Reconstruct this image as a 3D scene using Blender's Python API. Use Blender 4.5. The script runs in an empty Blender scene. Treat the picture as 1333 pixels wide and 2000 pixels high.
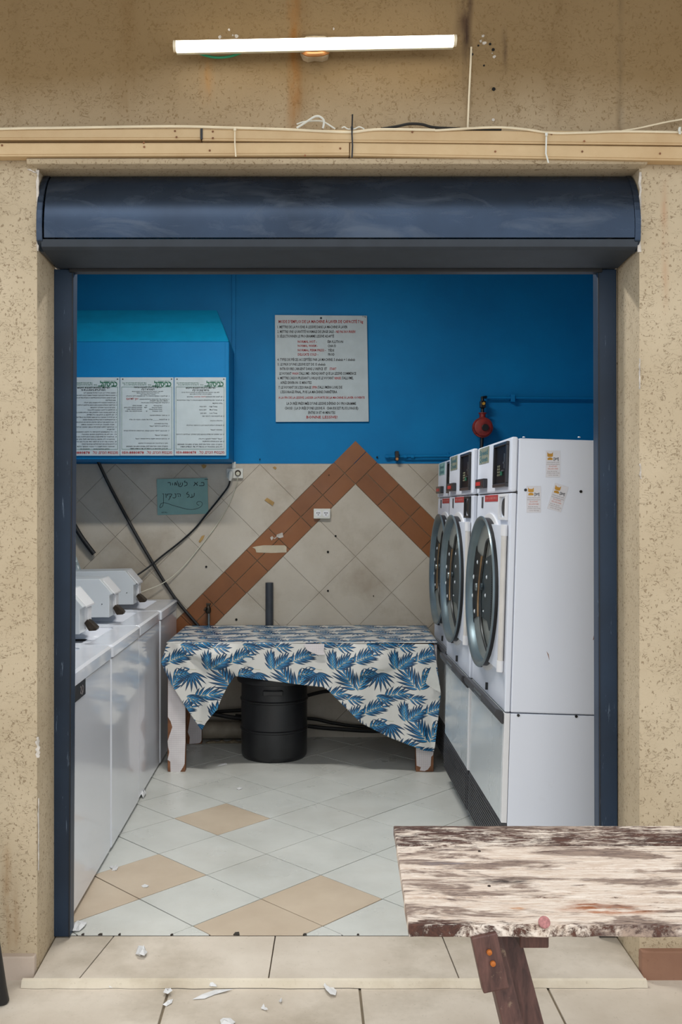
import bpy, bmesh, math, random, re
import numpy as np
from mathutils import Vector, Matrix

random.seed(7)
C = bpy.context.scene.collection
SC = bpy.context.scene
PI = math.pi
F = 1830.0            # focal length in pixels of the 1333x2000 frame
CX, CY = 600.0, 992.0 # principal point
HC = 1.5              # camera height over the laundry floor

# ------------------------------------------------------------------ camera
cd = bpy.data.cameras.new('camera')
cam = bpy.data.objects.new('camera', cd); C.objects.link(cam)
cam.location = (0, 0, HC); cam.rotation_euler = (PI/2, 0, 0)
cd.sensor_fit = 'VERTICAL'; cd.sensor_height = 36.0; cd.sensor_width = 36.0
cd.lens = 36.0*F/2000.0
cd.shift_x = (666.5-CX)/2000.0; cd.shift_y = -(1000-CY)/2000.0
cd.clip_start = 0.05; cd.clip_end = 200
SC.camera = cam

# ------------------------------------------------------------------ world and exposure
w = bpy.data.worlds.new('overcast'); SC.world = w; w.use_nodes = True
bg = w.node_tree.nodes['Background']
bg.inputs['Color'].default_value = (0.93, 0.97, 1.0, 1); bg.inputs['Strength'].default_value = 1.0
sd = bpy.data.lights.new('sun', 'SUN'); sd.energy = 0.5; sd.angle = math.radians(40); sd.color = (1, .96, .9)
so = bpy.data.objects.new('sun', sd); C.objects.link(so); so.location = (-2, -4, 8)
so.rotation_euler = (math.radians(38), 0, math.radians(-14))
SC.view_settings.view_transform = 'Standard'; SC.view_settings.look = 'None'
SC.view_settings.gamma = 1.0; SC.view_settings.use_curve_mapping = False
SC.view_settings.exposure = 0.5
rl_ = bpy.data.lights.new('room_fill', 'AREA'); rl_.shape = 'RECTANGLE'; rl_.size = .9; rl_.size_y = .12; rl_.energy = 31; rl_.color = (1, .98, .94)  # added fill light to brighten the interior, unseen behind the lintel
ro = bpy.data.objects.new('room_fill', rl_); C.objects.link(ro); ro.location = (-.30, 4.3, 3.10)

# ------------------------------------------------------------------ helpers
def W(px, py, d):
    return Vector(((px-CX)*d/F, d, HC-(py-CY)*d/F))
def lin(c):
    return tuple(((v/255)/12.92 if v/255 <= .04045 else ((v/255+.055)/1.055)**2.4) for v in c)

class MB:
    def __init__(s): s.v = []; s.f = []; s.m = []
    def add(s, vs, fs, mi=0):
        n = len(s.v); s.v += [tuple(v) for v in vs]
        for f in fs: s.f.append(tuple(n+i for i in f)); s.m.append(mi)
        return s
    def box(s, x0, x1, y0, y1, z0, z1, mi=0):
        vs = [(x, y, z) for z in (z0, z1) for y in (y0, y1) for x in (x0, x1)]
        return s.add(vs, [(0,2,3,1),(4,5,7,6),(0,1,5,4),(2,6,7,3),(0,4,6,2),(1,3,7,5)], mi)
    def prism(s, pts, vec, mi=0):
        """pts: planar polygon (3D), extruded by vec"""
        n = len(pts); vec = Vector(vec); a = [Vector(p) for p in pts]
        vs = a+[p+vec for p in a]
        fs = [tuple(range(n)), tuple(range(2*n-1, n-1, -1))]+[(i, i+n, (i+1) % n+n, (i+1) % n) for i in range(n)]
        return s.add(vs, fs, mi)
    def tube(s, path, r, n=8, mi=0, cap=True):
        path = [Vector(p) for p in path]; rs = r if isinstance(r, (list, tuple)) else [r]*len(path)
        vs = []; up = None
        for i, p in enumerate(path):
            t = (path[min(i+1, len(path)-1)]-path[max(i-1, 0)])
            t = t.normalized() if t.length > 1e-9 else Vector((0,0,1))
            if up is None:
                up = Vector((0,0,1)) if abs(t.z) < .9 else Vector((1,0,0))
            a = t.cross(up).normalized(); b = a.cross(t).normalized(); up = b
            for k in range(n):
                q = 2*PI*k/n; vs.append(p+a*math.cos(q)*rs[i]+b*math.sin(q)*rs[i])
        fs = [(i*n+k, i*n+(k+1) % n, (i+1)*n+(k+1) % n, (i+1)*n+k) for i in range(len(path)-1) for k in range(n)]
        if cap:
            fs += [tuple(range(n-1, -1, -1)), tuple((len(path)-1)*n+k for k in range(n))]
        return s.add(vs, fs, mi)
    def lathe(s, prof, org, ax='z', n=32, mi=0):
        """prof: list of (r, h)"""
        org = Vector(org); vs = []
        for r, h in prof:
            for k in range(n):
                q = 2*PI*k/n; c_, s_ = r*math.cos(q), r*math.sin(q)
                vs.append(org+(Vector((c_, s_, h)) if ax == 'z' else Vector((h, c_, s_)) if ax == 'x' else Vector((s_, h, c_))))
        fs = [(i*n+k, i*n+(k+1) % n, (i+1)*n+(k+1) % n, (i+1)*n+k) for i in range(len(prof)-1) for k in range(n)]
        if prof[0][0] > 1e-6: fs.append(tuple(range(n-1, -1, -1)))
        if prof[-1][0] > 1e-6: fs.append(tuple((len(prof)-1)*n+k for k in range(n)))
        return s.add(vs, fs, mi)
    def beam(s, p0, p1, wx, wd, mi=0):
        """square beam from p0 to p1; wx width along x, wd width along the other side"""
        p0, p1 = Vector(p0), Vector(p1); t = (p1-p0).normalized()
        a = Vector((1,0,0)); a = (a-t*a.dot(t)).normalized(); b = t.cross(a)
        vs = [p+a*i*wx/2+b*j*wd/2 for p in (p0, p1) for i, j in ((-1,-1),(1,-1),(1,1),(-1,1))]
        return s.add(vs, [(3,2,1,0),(4,5,6,7),(0,1,5,4),(1,2,6,5),(2,3,7,6),(3,0,4,7)], mi)
    def build(s, name, mat, parent=None, bevel=0, smooth=False, origin=None, seg=2, recalc=True):
        me = bpy.data.meshes.new(name)
        vs = np.array(s.v, float)
        if parent is not None: o = Vector(parent['_w'])
        elif origin is not None: o = Vector(origin)
        else:
            lo, hi = vs.min(0), vs.max(0); o = Vector(((lo[0]+hi[0])/2, (lo[1]+hi[1])/2, lo[2]))
        me.from_pydata([tuple(Vector(v)-o) for v in s.v], [], s.f)
        mats = mat if isinstance(mat, (list, tuple)) else [mat]
        for m_ in mats: me.materials.append(m_)
        me.polygons.foreach_set('material_index', s.m)
        if smooth: me.polygons.foreach_set('use_smooth', [True]*len(s.f))
        if recalc:
            bm = bmesh.new(); bm.from_mesh(me); bmesh.ops.recalc_face_normals(bm, faces=bm.faces[:]); bm.to_mesh(me); bm.free()
        me.update()
        ob = bpy.data.objects.new(name, me); C.objects.link(ob)
        if parent is not None: ob.parent = parent; ob['_w'] = parent['_w']
        else: ob.location = o; ob['_w'] = tuple(o)
        if bevel:
            b = ob.modifiers.new('bevel', 'BEVEL'); b.width = bevel; b.segments = seg; b.limit_method = 'ANGLE'; b.angle_limit = math.radians(40)
        if smooth:
            try:
                me.set_sharp_from_angle(angle=math.radians(40))
            except Exception: pass
        return ob

def empty(name, loc):
    o = bpy.data.objects.new(name, None); C.objects.link(o); o.location = loc; o['_w'] = tuple(loc); o.empty_display_size = .1
    return o
def tag(o, label, cat, group=None, kind=None):
    o['label'] = label; o['category'] = cat
    if group: o['group'] = group
    if kind: o['kind'] = kind
    return o
def lab(o, label): o['label'] = label; return o
def struct(o): o['kind'] = 'structure'; return o
def copy_tree(o, parent=None):
    c = o.copy(); C.objects.link(c); c.parent = parent
    for ch in list(o.children): copy_tree(ch, c)
    return c
def clip(poly, a, b, c):
    """keep the part of 2D poly with a*x+b*y<=c"""
    out = []
    for i in range(len(poly)):
        p, q = poly[i], poly[(i+1) % len(poly)]
        fp, fq = a*p[0]+b*p[1]-c, a*q[0]+b*q[1]-c
        if fp <= 0: out.append(p)
        if fp*fq < 0:
            t = fp/(fp-fq); out.append((p[0]+(q[0]-p[0])*t, p[1]+(q[1]-p[1])*t))
    return out
def area(p): return abs(sum(p[i][0]*p[(i+1) % len(p)][1]-p[(i+1) % len(p)][0]*p[i][1] for i in range(len(p))))/2
def shrink(poly, g):
    cx = sum(p[0] for p in poly)/len(poly); cy = sum(p[1] for p in poly)/len(poly)
    sg = sum(poly[i][0]*poly[(i+1) % len(poly)][1]-poly[(i+1) % len(poly)][0]*poly[i][1] for i in range(len(poly)))
    out = list(poly)
    for i in range(len(poly)):
        p, q = poly[i], poly[(i+1) % len(poly)]
        dx, dy = q[0]-p[0], q[1]-p[1]; L = math.hypot(dx, dy)
        if L < 1e-6: continue
        nx, ny = (dy/L, -dx/L) if sg > 0 else (-dy/L, dx/L)
        out = clip(out, nx, ny, nx*p[0]+ny*p[1]-g)
        if len(out) < 3: return out
    return out
def smooth_path(pts, n=8):
    pts = [Vector(p) for p in pts]; out = []
    for i in range(len(pts)-1):
        p0, p1, p2, p3 = pts[max(i-1, 0)], pts[i], pts[i+1], pts[min(i+2, len(pts)-1)]
        for k in range(n):
            t = k/n
            out.append(.5*((2*p1)+(p2-p0)*t+(2*p0-5*p1+4*p2-p3)*t*t+(3*p1-p0-3*p2+p3)*t**3))
    return out+[pts[-1]]

# ------------------------------------------------------------------ materials
class NT:
    def __init__(s, name):
        s.m = bpy.data.materials.new(name); s.m.use_nodes = True; s.t = s.m.node_tree
        s.b = s.t.nodes['Principled BSDF']
    def n(s, typ, **kw):
        o = s.t.nodes.new(typ)
        for k, v in kw.items():
            if k.startswith('i_'):
                key = k[2:].replace('_', ' ')
                o.inputs[int(key) if key.isdigit() else key].default_value = v
            else: setattr(o, k, v)
        return o
    def l(s, a, b): s.t.links.new(a, b)
    def math(s, op, a, b=None, clampit=False):
        o = s.t.nodes.new('ShaderNodeMath'); o.operation = op; o.use_clamp = clampit
        for i, v in enumerate((a, b)):
            if v is None: continue
            if hasattr(v, 'links') or hasattr(v, 'is_linked'): s.l(v, o.inputs[i])
            else: o.inputs[i].default_value = v
        return o.outputs[0]
    def mix(s, fac, a, b, blend='MIX'):
        o = s.t.nodes.new('ShaderNodeMix'); o.data_type = 'RGBA'; o.blend_type = blend
        for k, v in ((0, fac), (6, a), (7, b)):
            if hasattr(v, 'is_linked'): s.l(v, o.inputs[k])
            elif k == 0: o.inputs[0].default_value = v
            else: o.inputs[k].default_value = (*v, 1)
        return o.outputs[2]
    def coords(s, kind='Object'):
        if kind == 'World':
            return s.n('ShaderNodeNewGeometry').outputs['Position']
        return s.n('ShaderNodeTexCoord').outputs[kind]
    def noise(s, co, scale, detail=4, rough=.5, sc=None, dist=0):
        if sc is not None:
            mp = s.n('ShaderNodeMapping'); mp.inputs['Scale'].default_value = sc; s.l(co, mp.inputs[0]); co = mp.outputs[0]
        o = s.n('ShaderNodeTexNoise'); o.inputs['Scale'].default_value = scale; o.inputs['Detail'].default_value = detail
        o.inputs['Roughness'].default_value = rough; o.inputs['Distortion'].default_value = dist
        s.l(co, o.inputs['Vector']); return o.outputs['Fac']
    def ramp(s, fac, lo, hi, v0=0., v1=1.):
        o = s.n('ShaderNodeMapRange'); o.inputs[1].default_value = lo; o.inputs[2].default_value = hi
        o.inputs[3].default_value = v0; o.inputs[4].default_value = v1; o.clamp = True; s.l(fac, o.inputs[0]); return o.outputs[0]
    def bump(s, h, strength=.3, dist=.01):
        o = s.n('ShaderNodeBump'); o.inputs['Strength'].default_value = strength; o.inputs['Distance'].default_value = dist
        s.l(h, o.inputs['Height']); s.l(o.outputs[0], s.b.inputs['Normal'])
    def col(s, v):
        if hasattr(v, 'is_linked'): s.l(v, s.b.inputs['Base Color'])
        else: s.b.inputs['Base Color'].default_value = (*v, 1)

def simple(name, rgb, rough=.5, metal=0, var=.12, scale=14, bump=0, coat=0, spec=.5, kind='World'):
    t = NT(name); c = lin(rgb); co = t.coords(kind); nz = t.noise(co, scale, 5)
    dark = tuple(v*(1-var*1.6) for v in c); light = tuple(min(1, v*(1+var)) for v in c)
    t.col(t.mix(t.ramp(nz, .3, .7), dark, light))
    t.b.inputs['Roughness'].default_value = rough; t.b.inputs['Metallic'].default_value = metal
    t.b.inputs['Specular IOR Level'].default_value = spec
    if coat: t.b.inputs['Coat Weight'].default_value = coat; t.b.inputs['Coat Roughness'].default_value = .08
    if bump: t.bump(t.noise(co, scale*12, 3), bump, .004)
    return t.m

def m_stucco():
    t = NT('stucco'); co = t.coords('World'); sep = t.n('ShaderNodeSeparateXYZ'); t.l(co, sep.inputs[0])
    X, Z = sep.outputs[0], sep.outputs[2]
    rn = t.noise(co, 30, 2, .5, (1,1,1.7), 1.3)
    worm = t.math('MULTIPLY', t.ramp(t.math('ABSOLUTE', t.math('SUBTRACT', rn, .5)), .004, .016, 1, 0), t.ramp(t.noise(co, 23, 2), .46, .53))
    pits = t.ramp(t.noise(co, 110, 2, .6, (1,1,.7)),   .63, .67)
    base = t.mix(t.ramp(t.noise(co, 2.2, 5), .3, .7), lin((180,163,136)), lin((200,184,158)))
    base = t.mix(t.math('MULTIPLY', t.math('MAXIMUM', worm, pits), .55), base, lin((104,80,50)))
    # canopy shade and grime painted into the colour high over the door
    hi = t.ramp(t.math('ADD', Z, t.math('MULTIPLY', t.noise(co, 1.6, 4), .3)), 2.70, 3.10)
    base = t.mix(t.math('MULTIPLY', hi, .85), base, lin((124,98,60)))
    def streak(x0, wd, z0, z1, col, amt, nscale=9):
        nonlocal base
        wob = t.math('MULTIPLY', t.math('SUBTRACT', t.noise(co, 5, 3, .5, (0.2,0,1)), .5), wd*1.1)
        dx = t.math('DIVIDE', t.math('ABSOLUTE', t.math('SUBTRACT', t.math('ADD', X, wob), x0)), wd)
        a = t.math('SUBTRACT', 1.0, dx, True)
        a = t.math('MULTIPLY', a, t.ramp(t.noise(co, nscale, 4, .6, (3,1,.8)), .3, .62))
        a = t.math('MULTIPLY', a, t.math('MULTIPLY', t.ramp(Z, z0, z0+.12), t.ramp(Z, z1, z1-.1)))
        base = t.mix(t.math('MULTIPLY', a, amt), base, lin(col))
    up = W(0,0,3.07).z+.3
    for px, wd, y0, y1, col, amt in ((575,.028,270,-200,(150,96,34),.9),(585,.05,270,-200,(120,92,58),.5),(405,.03,215,95,(168,112,44),.75),
        (912,.02,215,-200,(62,46,38),1.),(905,.035,110,-200,(74,55,42),.85),(986,.012,150,45,(64,46,38),1.),(980,.03,95,60,(58,42,36),.9),(1212,.018,330,-200,(108,90,66),.6),
        (1216,.014,260,205,(206,196,176),.9),(30,.03,420,-200,(120,98,66),.25),(1090,.07,270,-200,(108,84,52),.35),(250,.05,270,-200,(118,90,54),.35),
        (1300,.016,620,340,(176,126,92),.45),(14,.02,1900,1640,(150,108,58),.6),(30,.02,1880,1700,(146,104,56),.5)):
        streak((px-CX)*3.07/F, wd, HC-(y0-CY)*3.07/F, HC-(y1-CY)*3.07/F, col, amt)
    # cream ground moisture near the door foot
    low = t.ramp(t.math('ADD', Z, t.math('MULTIPLY', t.noise(co, 3, 4), .25)), .35, .1)
    base = t.mix(t.math('MULTIPLY', low, .15), base, lin((150,122,80)))
    t.col(base); t.b.inputs['Roughness'].default_value = .93; t.b.inputs['Specular IOR Level'].default_value = .2
    h2 = t.noise(co, 120, 4, .65)
    t.bump(t.math('SUBTRACT', t.math('MULTIPLY', h2, .5), t.math('MAXIMUM', worm, pits)), .45, .006)
    return t.m

def m_tile(name, rgb, rgb2, dirt, rough=.35, amt=.35, rnd=.06, bump=.05):
    t = NT(name); co = t.coords('World'); nz = t.noise(co, 3.0, 6, .6)
    base = t.mix(t.ramp(nz, .3, .7), lin(rgb), lin(rgb2))
    base = t.mix(t.math('MULTIPLY', t.ramp(t.noise(co, 1.7, 6, .65), .48, .75), amt), base, lin(dirt))
    base = t.mix(t.math('MULTIPLY', t.ramp(t.noise(co, 70, 4, .85), .60, .72), .42 if rough > .6 else .25), base, lin(dirt))
    oi = t.n('ShaderNodeObjectInfo'); r = t.ramp(oi.outputs['Random'], 0, 1, 1-rnd, 1+rnd)
    hs = t.n('ShaderNodeHueSaturation'); t.l(base, hs.inputs['Color']); t.l(r, hs.inputs['Value'])
    t.col(hs.outputs[0]); t.l(t.ramp(t.noise(co, 5, 4), .3, .7, rough-.06, rough+.12), t.b.inputs['Roughness'])
    if bump: t.bump(t.noise(co, 30, 3), bump, .002)
    return t.m

def m_blue():
    t = NT('blue_paint'); co = t.coords('World')
    base = t.mix(t.ramp(t.noise(co, 1.6, 5, .6), .3, .7), lin((0,108,164)), lin((0,124,182)))
    base = t.mix(t.math('MULTIPLY', t.ramp(t.noise(co, 24, 4, .7), .66, .8), .25), base, lin((0,84,132)))
    t.col(base); t.b.inputs['Roughness'].default_value = .6; t.b.inputs['Specular IOR Level'].default_value = .22; t.bump(t.noise(co, 60, 3), .12, .004); return t.m

def m_shutter():
    t = NT('shutter_blue_grey_metal'); co = t.coords('World')
    base = t.mix(t.ramp(t.noise(co, 2.4, 5, .6), .3, .7), lin((44,55,71)), lin((58,73,94)))
    dust = t.ramp(t.noise(co, 6, 6, .65, (.7,1,2.2), .8), .52, .72)
    base = t.mix(t.math('MULTIPLY', dust, .35), base, lin((104,112,124)))
    t.col(base); t.b.inputs['Metallic'].default_value = .7
    t.l(t.math('ADD', t.math('MULTIPLY', dust, .16), .27), t.b.inputs['Roughness']); return t.m

def m_jamb():
    t = NT('jamb_navy_paint'); co = t.coords('World')
    base = t.mix(t.ramp(t.noise(co, 3, 5), .3, .7), lin((27,42,60)), lin((38,57,80)))
    scr = t.ramp(t.noise(co, 14, 5, .75, (6,1,.5)), .64, .70)
    base = t.mix(t.math('MULTIPLY', scr, .5), base, lin((128,146,168)))
    t.col(base); t.b.inputs['Roughness'].default_value = .42; t.b.inputs['Specular IOR Level'].default_value = .4; return t.m

def m_peel():
    t = NT('peeling_white_paint_on_wood'); co = t.coords('World')
    sep = t.n('ShaderNodeSeparateXYZ'); t.l(co, sep.inputs[0]); Y = sep.outputs[1]
    lng = t.noise(co, 4, 10, .68, (1.0, 4, 1), .5)      # long soft streaks
    fin = t.noise(co, 19, 10, .84, (.8, 6, 1), .6)      # fine fibres
    flk = t.noise(co, 22, 8, .72, (1, 2.6, 1), .8)      # flakes
    cream = t.mix(t.ramp(fin, .42, .57), lin((240,228,216)), lin((210,188,170)))
    grey = t.mix(t.ramp(fin, .40, .58), lin((176,154,138)), lin((112,94,88)))
    c = t.mix(t.ramp(lng, .505, .575), cream, grey)
    dark = t.mix(t.ramp(fin, .4, .6), lin((34,20,18)), lin((96,60,48)))
    far = t.ramp(Y, 2.19, 2.25, 0, .115); near = t.ramp(Y, 1.822, 1.800, 0, .10)
    big = t.ramp(t.noise(co, 2.6, 4, .6, (1,2.2,1)), .40, .66, -.045, .055)
    th = t.math('ADD', t.math('ADD', t.math('MULTIPLY', fin, .62), t.math('MULTIPLY', flk, .38)), t.math('ADD', big, t.math('ADD', far, near)))
    c = t.mix(t.ramp(th, .578, .625), c, dark)
    crk = t.ramp(t.noise(co, 3.2, 10, .8, (.35,26,1)), .60, .63)
    c = t.mix(t.math('MULTIPLY', crk, .75), c, lin((52,32,28)))
    def blob(px, py, ex, ey, col, amt):
        nonlocal c
        p = W(px, py, .8*F/(py-CY)); dx = t.math('DIVIDE', t.math('SUBTRACT', sep.outputs[0], p.x), ex); dy = t.math('DIVIDE', t.math('SUBTRACT', Y, p.y), ey)
        r = t.math('SUBTRACT', 1.0, t.math('SQRT', t.math('ADD', t.math('MULTIPLY', dx, dx), t.math('MULTIPLY', dy, dy))), True)
        a = t.math('MULTIPLY', t.ramp(r, 0, .6), t.ramp(t.noise(co, 26, 6, .7, (.6,3,1)), .42, .60))
        c = t.mix(t.math('MULTIPLY', a, amt), c, lin(col))
    blob(1190, 1777, .12, .03, (172,96,40), .95); blob(1150, 1768, .05, .03, (150,84,40), .9); blob(1010, 1775, .02, .012, (190,120,50), .9); blob(985, 1719, .10, .028, (44,28,26), .95); blob(870, 1686, .07, .02, (116,112,122), .8); blob(890, 1660, .10, .02, (96,80,80), .7)
    t.col(c); t.b.inputs['Roughness'].default_value = .75; t.bump(t.math('ADD', t.math('MULTIPLY', fin, .6), t.math('MULTIPLY', t.ramp(th, .62, .57), .6)), .6, .005); return t.m

def m_brownwood():
    t = NT('dark_stained_wood'); co = t.coords('World')
    g = t.noise(co, 14, 6, .6, (6,6,1), .5)
    c = t.mix(t.ramp(g, .3, .7), lin((62,38,34)), lin((104,70,62)))
    c = t.mix(t.math('MULTIPLY', t.ramp(t.noise(co, 12, 6, .75), .64, .72), .6), c, lin((170,146,120)))
    t.col(c); t.b.inputs['Roughness'].default_value = .5; t.bump(g, .3, .003); return t.m

def m_grid():
    t = NT('laminate_with_fine_grid'); co = t.coords('World'); sep = t.n('ShaderNodeSeparateXYZ'); t.l(co, sep.inputs[0])
    def line(o):
        f = t.math('ABSOLUTE', t.math('SUBTRACT', t.math('FRACT', t.math('DIVIDE', o, .0112)), .5))
        return t.ramp(f, .40, .46)
    g = t.math('MAXIMUM', line(sep.outputs[0]), line(sep.outputs[2]))
    c = t.mix(t.ramp(t.noise(co, 9, 5), .3, .7), lin((214,206,206)), lin((232,226,226)))
    c = t.mix(t.math('MULTIPLY', g, .45), c, lin((150,140,146))); t.col(c); t.b.inputs['Roughness'].default_value = .5; return t.m

def m_enamel(name, rgb, rough=.22, dirt=.15, coat=.4):
    t = NT(name); co = t.coords('World')
    c = t.mix(t.ramp(t.noise(co, 1.4, 4), .3, .7), tuple(v*.96 for v in lin(rgb)), lin(rgb))
    c = t.mix(t.math('MULTIPLY', t.ramp(t.noise(co, 6, 7, .75), .62, .74), dirt), c, lin((150,140,124)))
    t.col(c); t.l(t.ramp(t.noise(co, 3, 4), .3, .7, rough, rough+.08), t.b.inputs['Roughness'])
    t.b.inputs['Coat Weight'].default_value = coat; t.b.inputs['Coat Roughness'].default_value = .06; return t.m

def m_emit(name, rgb, s):
    t = NT(name); t.b.inputs['Emission Color'].default_value = (*rgb, 1); t.b.inputs['Emission Strength'].default_value = s
    t.col((.9,.9,.85)); return t.m

M = dict(
    stucco=m_stucco(), blue=m_blue(), shutter=m_shutter(), jamb=m_jamb(), peel=m_peel(), brown=m_brownwood(), grid=m_grid(),
    wtile=m_tile('cream_wall_tile', (176,166,150), (192,184,170), (120,100,74), .4, .62, .04),
    btile=m_tile('brown_wall_tile', (122,72,34), (142,88,46), (90,52,26), .42, .3, .08),
    ftile=m_tile('pale_floor_tile', (196,198,192), (212,213,207), (160,152,138), .3, .3, .025),
    ftan=m_tile('tan_floor_tile', (190,172,150), (206,190,168), (160,138,110), .34, .25, .02),
    slab=m_tile('limestone_slab', (186,174,158), (210,200,186), (128,116,94), .75, .75, .05, .35),
    nosing=m_tile('pale_nosing', (206,194,172), (224,214,196), (134,112,80), .75, .7, .03, .35),
    pink=m_tile('pinkish_plinth_stone', (186,168,152), (202,186,172), (150,128,104), .75, .4, .03, .2),
    redst=m_tile('reddish_plinth_stone', (138,100,80), (154,116,94), (104,74,56), .8, .4, .03, .2),
    grout=simple('dark_grout', (58,52,46), .9), pgrout=simple('paving_grout', (120,108,90), .95), wgrout=simple('pale_wall_grout', (158,144,122), .9),
    white=m_enamel('dryer_white_enamel', (222,227,238), .32, .08, .15), wash=m_enamel('washer_white_enamel', (226,229,237), .14, .08, .6),
    console=m_enamel('washer_console_enamel', (204,208,210), .35, .1, .1), trim=m_enamel('white_trim', (222,222,224), .4, .12, .1),
    lowp=m_enamel('dryer_lower_panel', (204,211,214), .25, .12, .3),
    black=simple('black_plastic', (22,22,24), .4, var=.2), rubber=simple('black_rubber_cable', (16,16,17), .55, var=.1),
    charcoal=simple('charcoal_plastic', (58,58,62), .42, var=.15), barrel=simple('black_barrel_plastic', (30,31,34), .38, var=.25, scale=7, bump=.1),
    steel=simple('brushed_steel', (128,134,136), .3, .9, .1, 9), rim=simple('door_rim_metal', (118,132,138), .34, .6, .15, 6), hinge=simple('hinge_strip', (206,202,196), .4, var=.05),
    bowl=simple('door_bowl_metal', (158,158,152), .34, .35, .12, 5), brass=simple('worn_brass', (150,120,88), .35, .8, .2, 20),
    darkglass=simple('dark_window', (16,13,15), .4, 0, .2, 8, spec=.12), teal=simple('dim_reflection_steel', (38,54,62), .42, .3, .2, 8),
    panelblk=simple('black_control_panel', (34,34,38), .3, var=.1), cyan=simple('light_lifted_blue_paint', (8,142,188), .7, var=.05, spec=.2), stickp=simple('sticker_paper', (214,213,218), .6, var=.03), red=simple('red_label', (170,52,52), .5), redlcd=simple('red_display', (190,44,40), .4),
    stick=simple('olive_sticker', (138,140,118), .35, var=.2, scale=30), tealink=simple('teal_ink', (20,96,110), .5), green=simple('green_ink', (22,96,70), .6, var=.05),
    ink=simple('black_ink', (24,26,34), .6, var=.05), rink=simple('red_ink', (156,34,38), .6, var=.05), pink_ink=simple('faded_red_ink', (206,150,140), .6, var=.05), greyink=simple('faded_grey_ink', (150,140,140), .6, var=.05),
    cover=simple('dark_cover_paint', (42,50,60), .6, var=.1), cap=simple('faded_red_disc', (170,112,110), .6, var=.25, scale=200), gold=simple('gold_ink', (196,144,46), .5), paper=simple('white_paper', (214,214,214), .8, var=.05), board=simple('white_sign_board', (176,188,192), .5, var=.04),
    note=simple('pale_aqua_paper', (134,172,166), .8, var=.04), trunk=m_tile('beige_trunking', (190,162,122), (210,184,144), (168,126,76), .6, .45, .06, .05),
    cable=simple('ivory_cable', (226,212,184), .5, var=.06), whitep=simple('white_plastic', (214,214,206), .4, var=.05), ivory=simple('ivory_plastic', (204,200,180), .45, var=.1),
    regred=simple('red_cast_iron', (136,36,30), .5, var=.25, scale=30, bump=.2), pvc=simple('dark_grey_pvc', (58,62,68), .5, var=.15),
    drain=simple('stained_white_pipe', (150,140,124), .6, var=.25, scale=9), wood=simple('bare_brown_wood', (132,86,56), .7, var=.3, scale=20, bump=.3),
    dwood=simple('dark_wood_block', (52,38,30), .8, var=.2), plaster=simple('chipped_white_plaster', (206,198,188), .9, var=.2, scale=50, bump=.6), tape=simple('old_masking_tape', (196,184,160), .7, var=.1),
    ytape=simple('yellowed_tape', (170,136,80), .7), orange=simple('orange_plastic', (176,116,60), .5), oldwhite=simple('aged_white_bracket', (196,178,150), .6, var=.2),
    bag=simple('pale_grey_plastic_sheet', (146,158,160), .3, var=.25, scale=12), rust=simple('rusty_bolt', (196,112,44), .5, metal=.3, var=.3), wire=simple('green_cable', (26,150,108), .4),
    dirt=simple('dark_hole', (8,7,6), .9), crumb=simple('mortar', (146,132,108), .95, var=.3, scale=60, bump=.8), glow=m_emit('tube_light', (1,.94,.80), 5.0),
    tap=simple('tarnished_tap', (66,56,46), .45, .6, .3, 30), under=simple('cloth_underside', (212,212,206), .7, var=.05), frost=simple('milky_lamp', (230,226,216), .3, var=.03),
    concrete=simple('canopy_concrete', (170,160,140), .9))
def m_glass():
    t = NT('door_glass'); t.t.nodes.remove(t.b); out = t.t.nodes['Material Output']
    a = t.n('ShaderNodeBsdfTransparent'); g = t.n('ShaderNodeBsdfGlossy'); g.inputs['Roughness'].default_value = .03
    mx = t.n('ShaderNodeMixShader'); mx.inputs[0].default_value = .015; a.inputs[0].default_value = (.97,.985,.99,1)
    t.l(a.outputs[0], mx.inputs[1]); t.l(g.outputs[0], mx.inputs[2]); t.l(mx.outputs[0], out.inputs[0]); return t.m
M['glass'] = m_glass()

# ------------------------------------------------------------------ text
def rev(s):
    s = s[::-1]
    s = re.sub(r'[0-9A-Za-z][0-9A-Za-z \-\.]*[0-9A-Za-z]|[0-9A-Za-z]', lambda m: m.group(0)[::-1], s)
    return s.translate(str.maketrans('()', ')('))
_tc = {}
def glyphs(s, bold=.0):
    key = (s, bold)
    if key in _tc: return _tc[key]
    cu = bpy.data.curves.new('txt', 'FONT'); cu.body = s; cu.size = 1; cu.resolution_u = 1; cu.offset = bold
    ob = bpy.data.objects.new('txt', cu); C.objects.link(ob)
    dg = bpy.context.evaluated_depsgraph_get(); me = bpy.data.meshes.new_from_object(ob.evaluated_get(dg))
    n = len(me.vertices); co = np.empty(n*3); me.vertices.foreach_get('co', co); co = co.reshape(-1, 3)
    fs = [tuple(p.vertices) for p in me.polygons]
    bpy.data.objects.remove(ob); bpy.data.curves.remove(cu); bpy.data.meshes.remove(me)
    _tc[key] = (co, fs); return co, fs
def ptext(mb, s, px0, px1, base, h, d, bold=.01, cap=.72, slope=0., tf=None):
    """writing between px0 and px1, baseline at py=base, capitals h pixels high, on the plane at depth d"""
    co, fs = glyphs(s, bold)
    if not len(co): return
    x0, x1 = co[:,0].min(), co[:,0].max(); k = (px1-px0)/max(x1-x0, 1e-6)
    vs = []
    for c in co:
        px = px0+(c[0]-x0)*k; py = base-c[1]*h/cap+slope*(px-px0)
        vs.append(tf(px, py) if tf else W(px, py, d))
    mb.add(vs, fs)
def pline(mb, x0, y0, x1, y1, t, d):
    dx, dy = x1-x0, y1-y0; L = math.hypot(dx, dy); nx, ny = -dy/L*t/2, dx/L*t/2
    mb.add([W(x0+nx, y0+ny, d), W(x1+nx, y1+ny, d), W(x1-nx, y1-ny, d), W(x0-nx, y0-ny, d)], [(0,1,2,3)])
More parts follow.
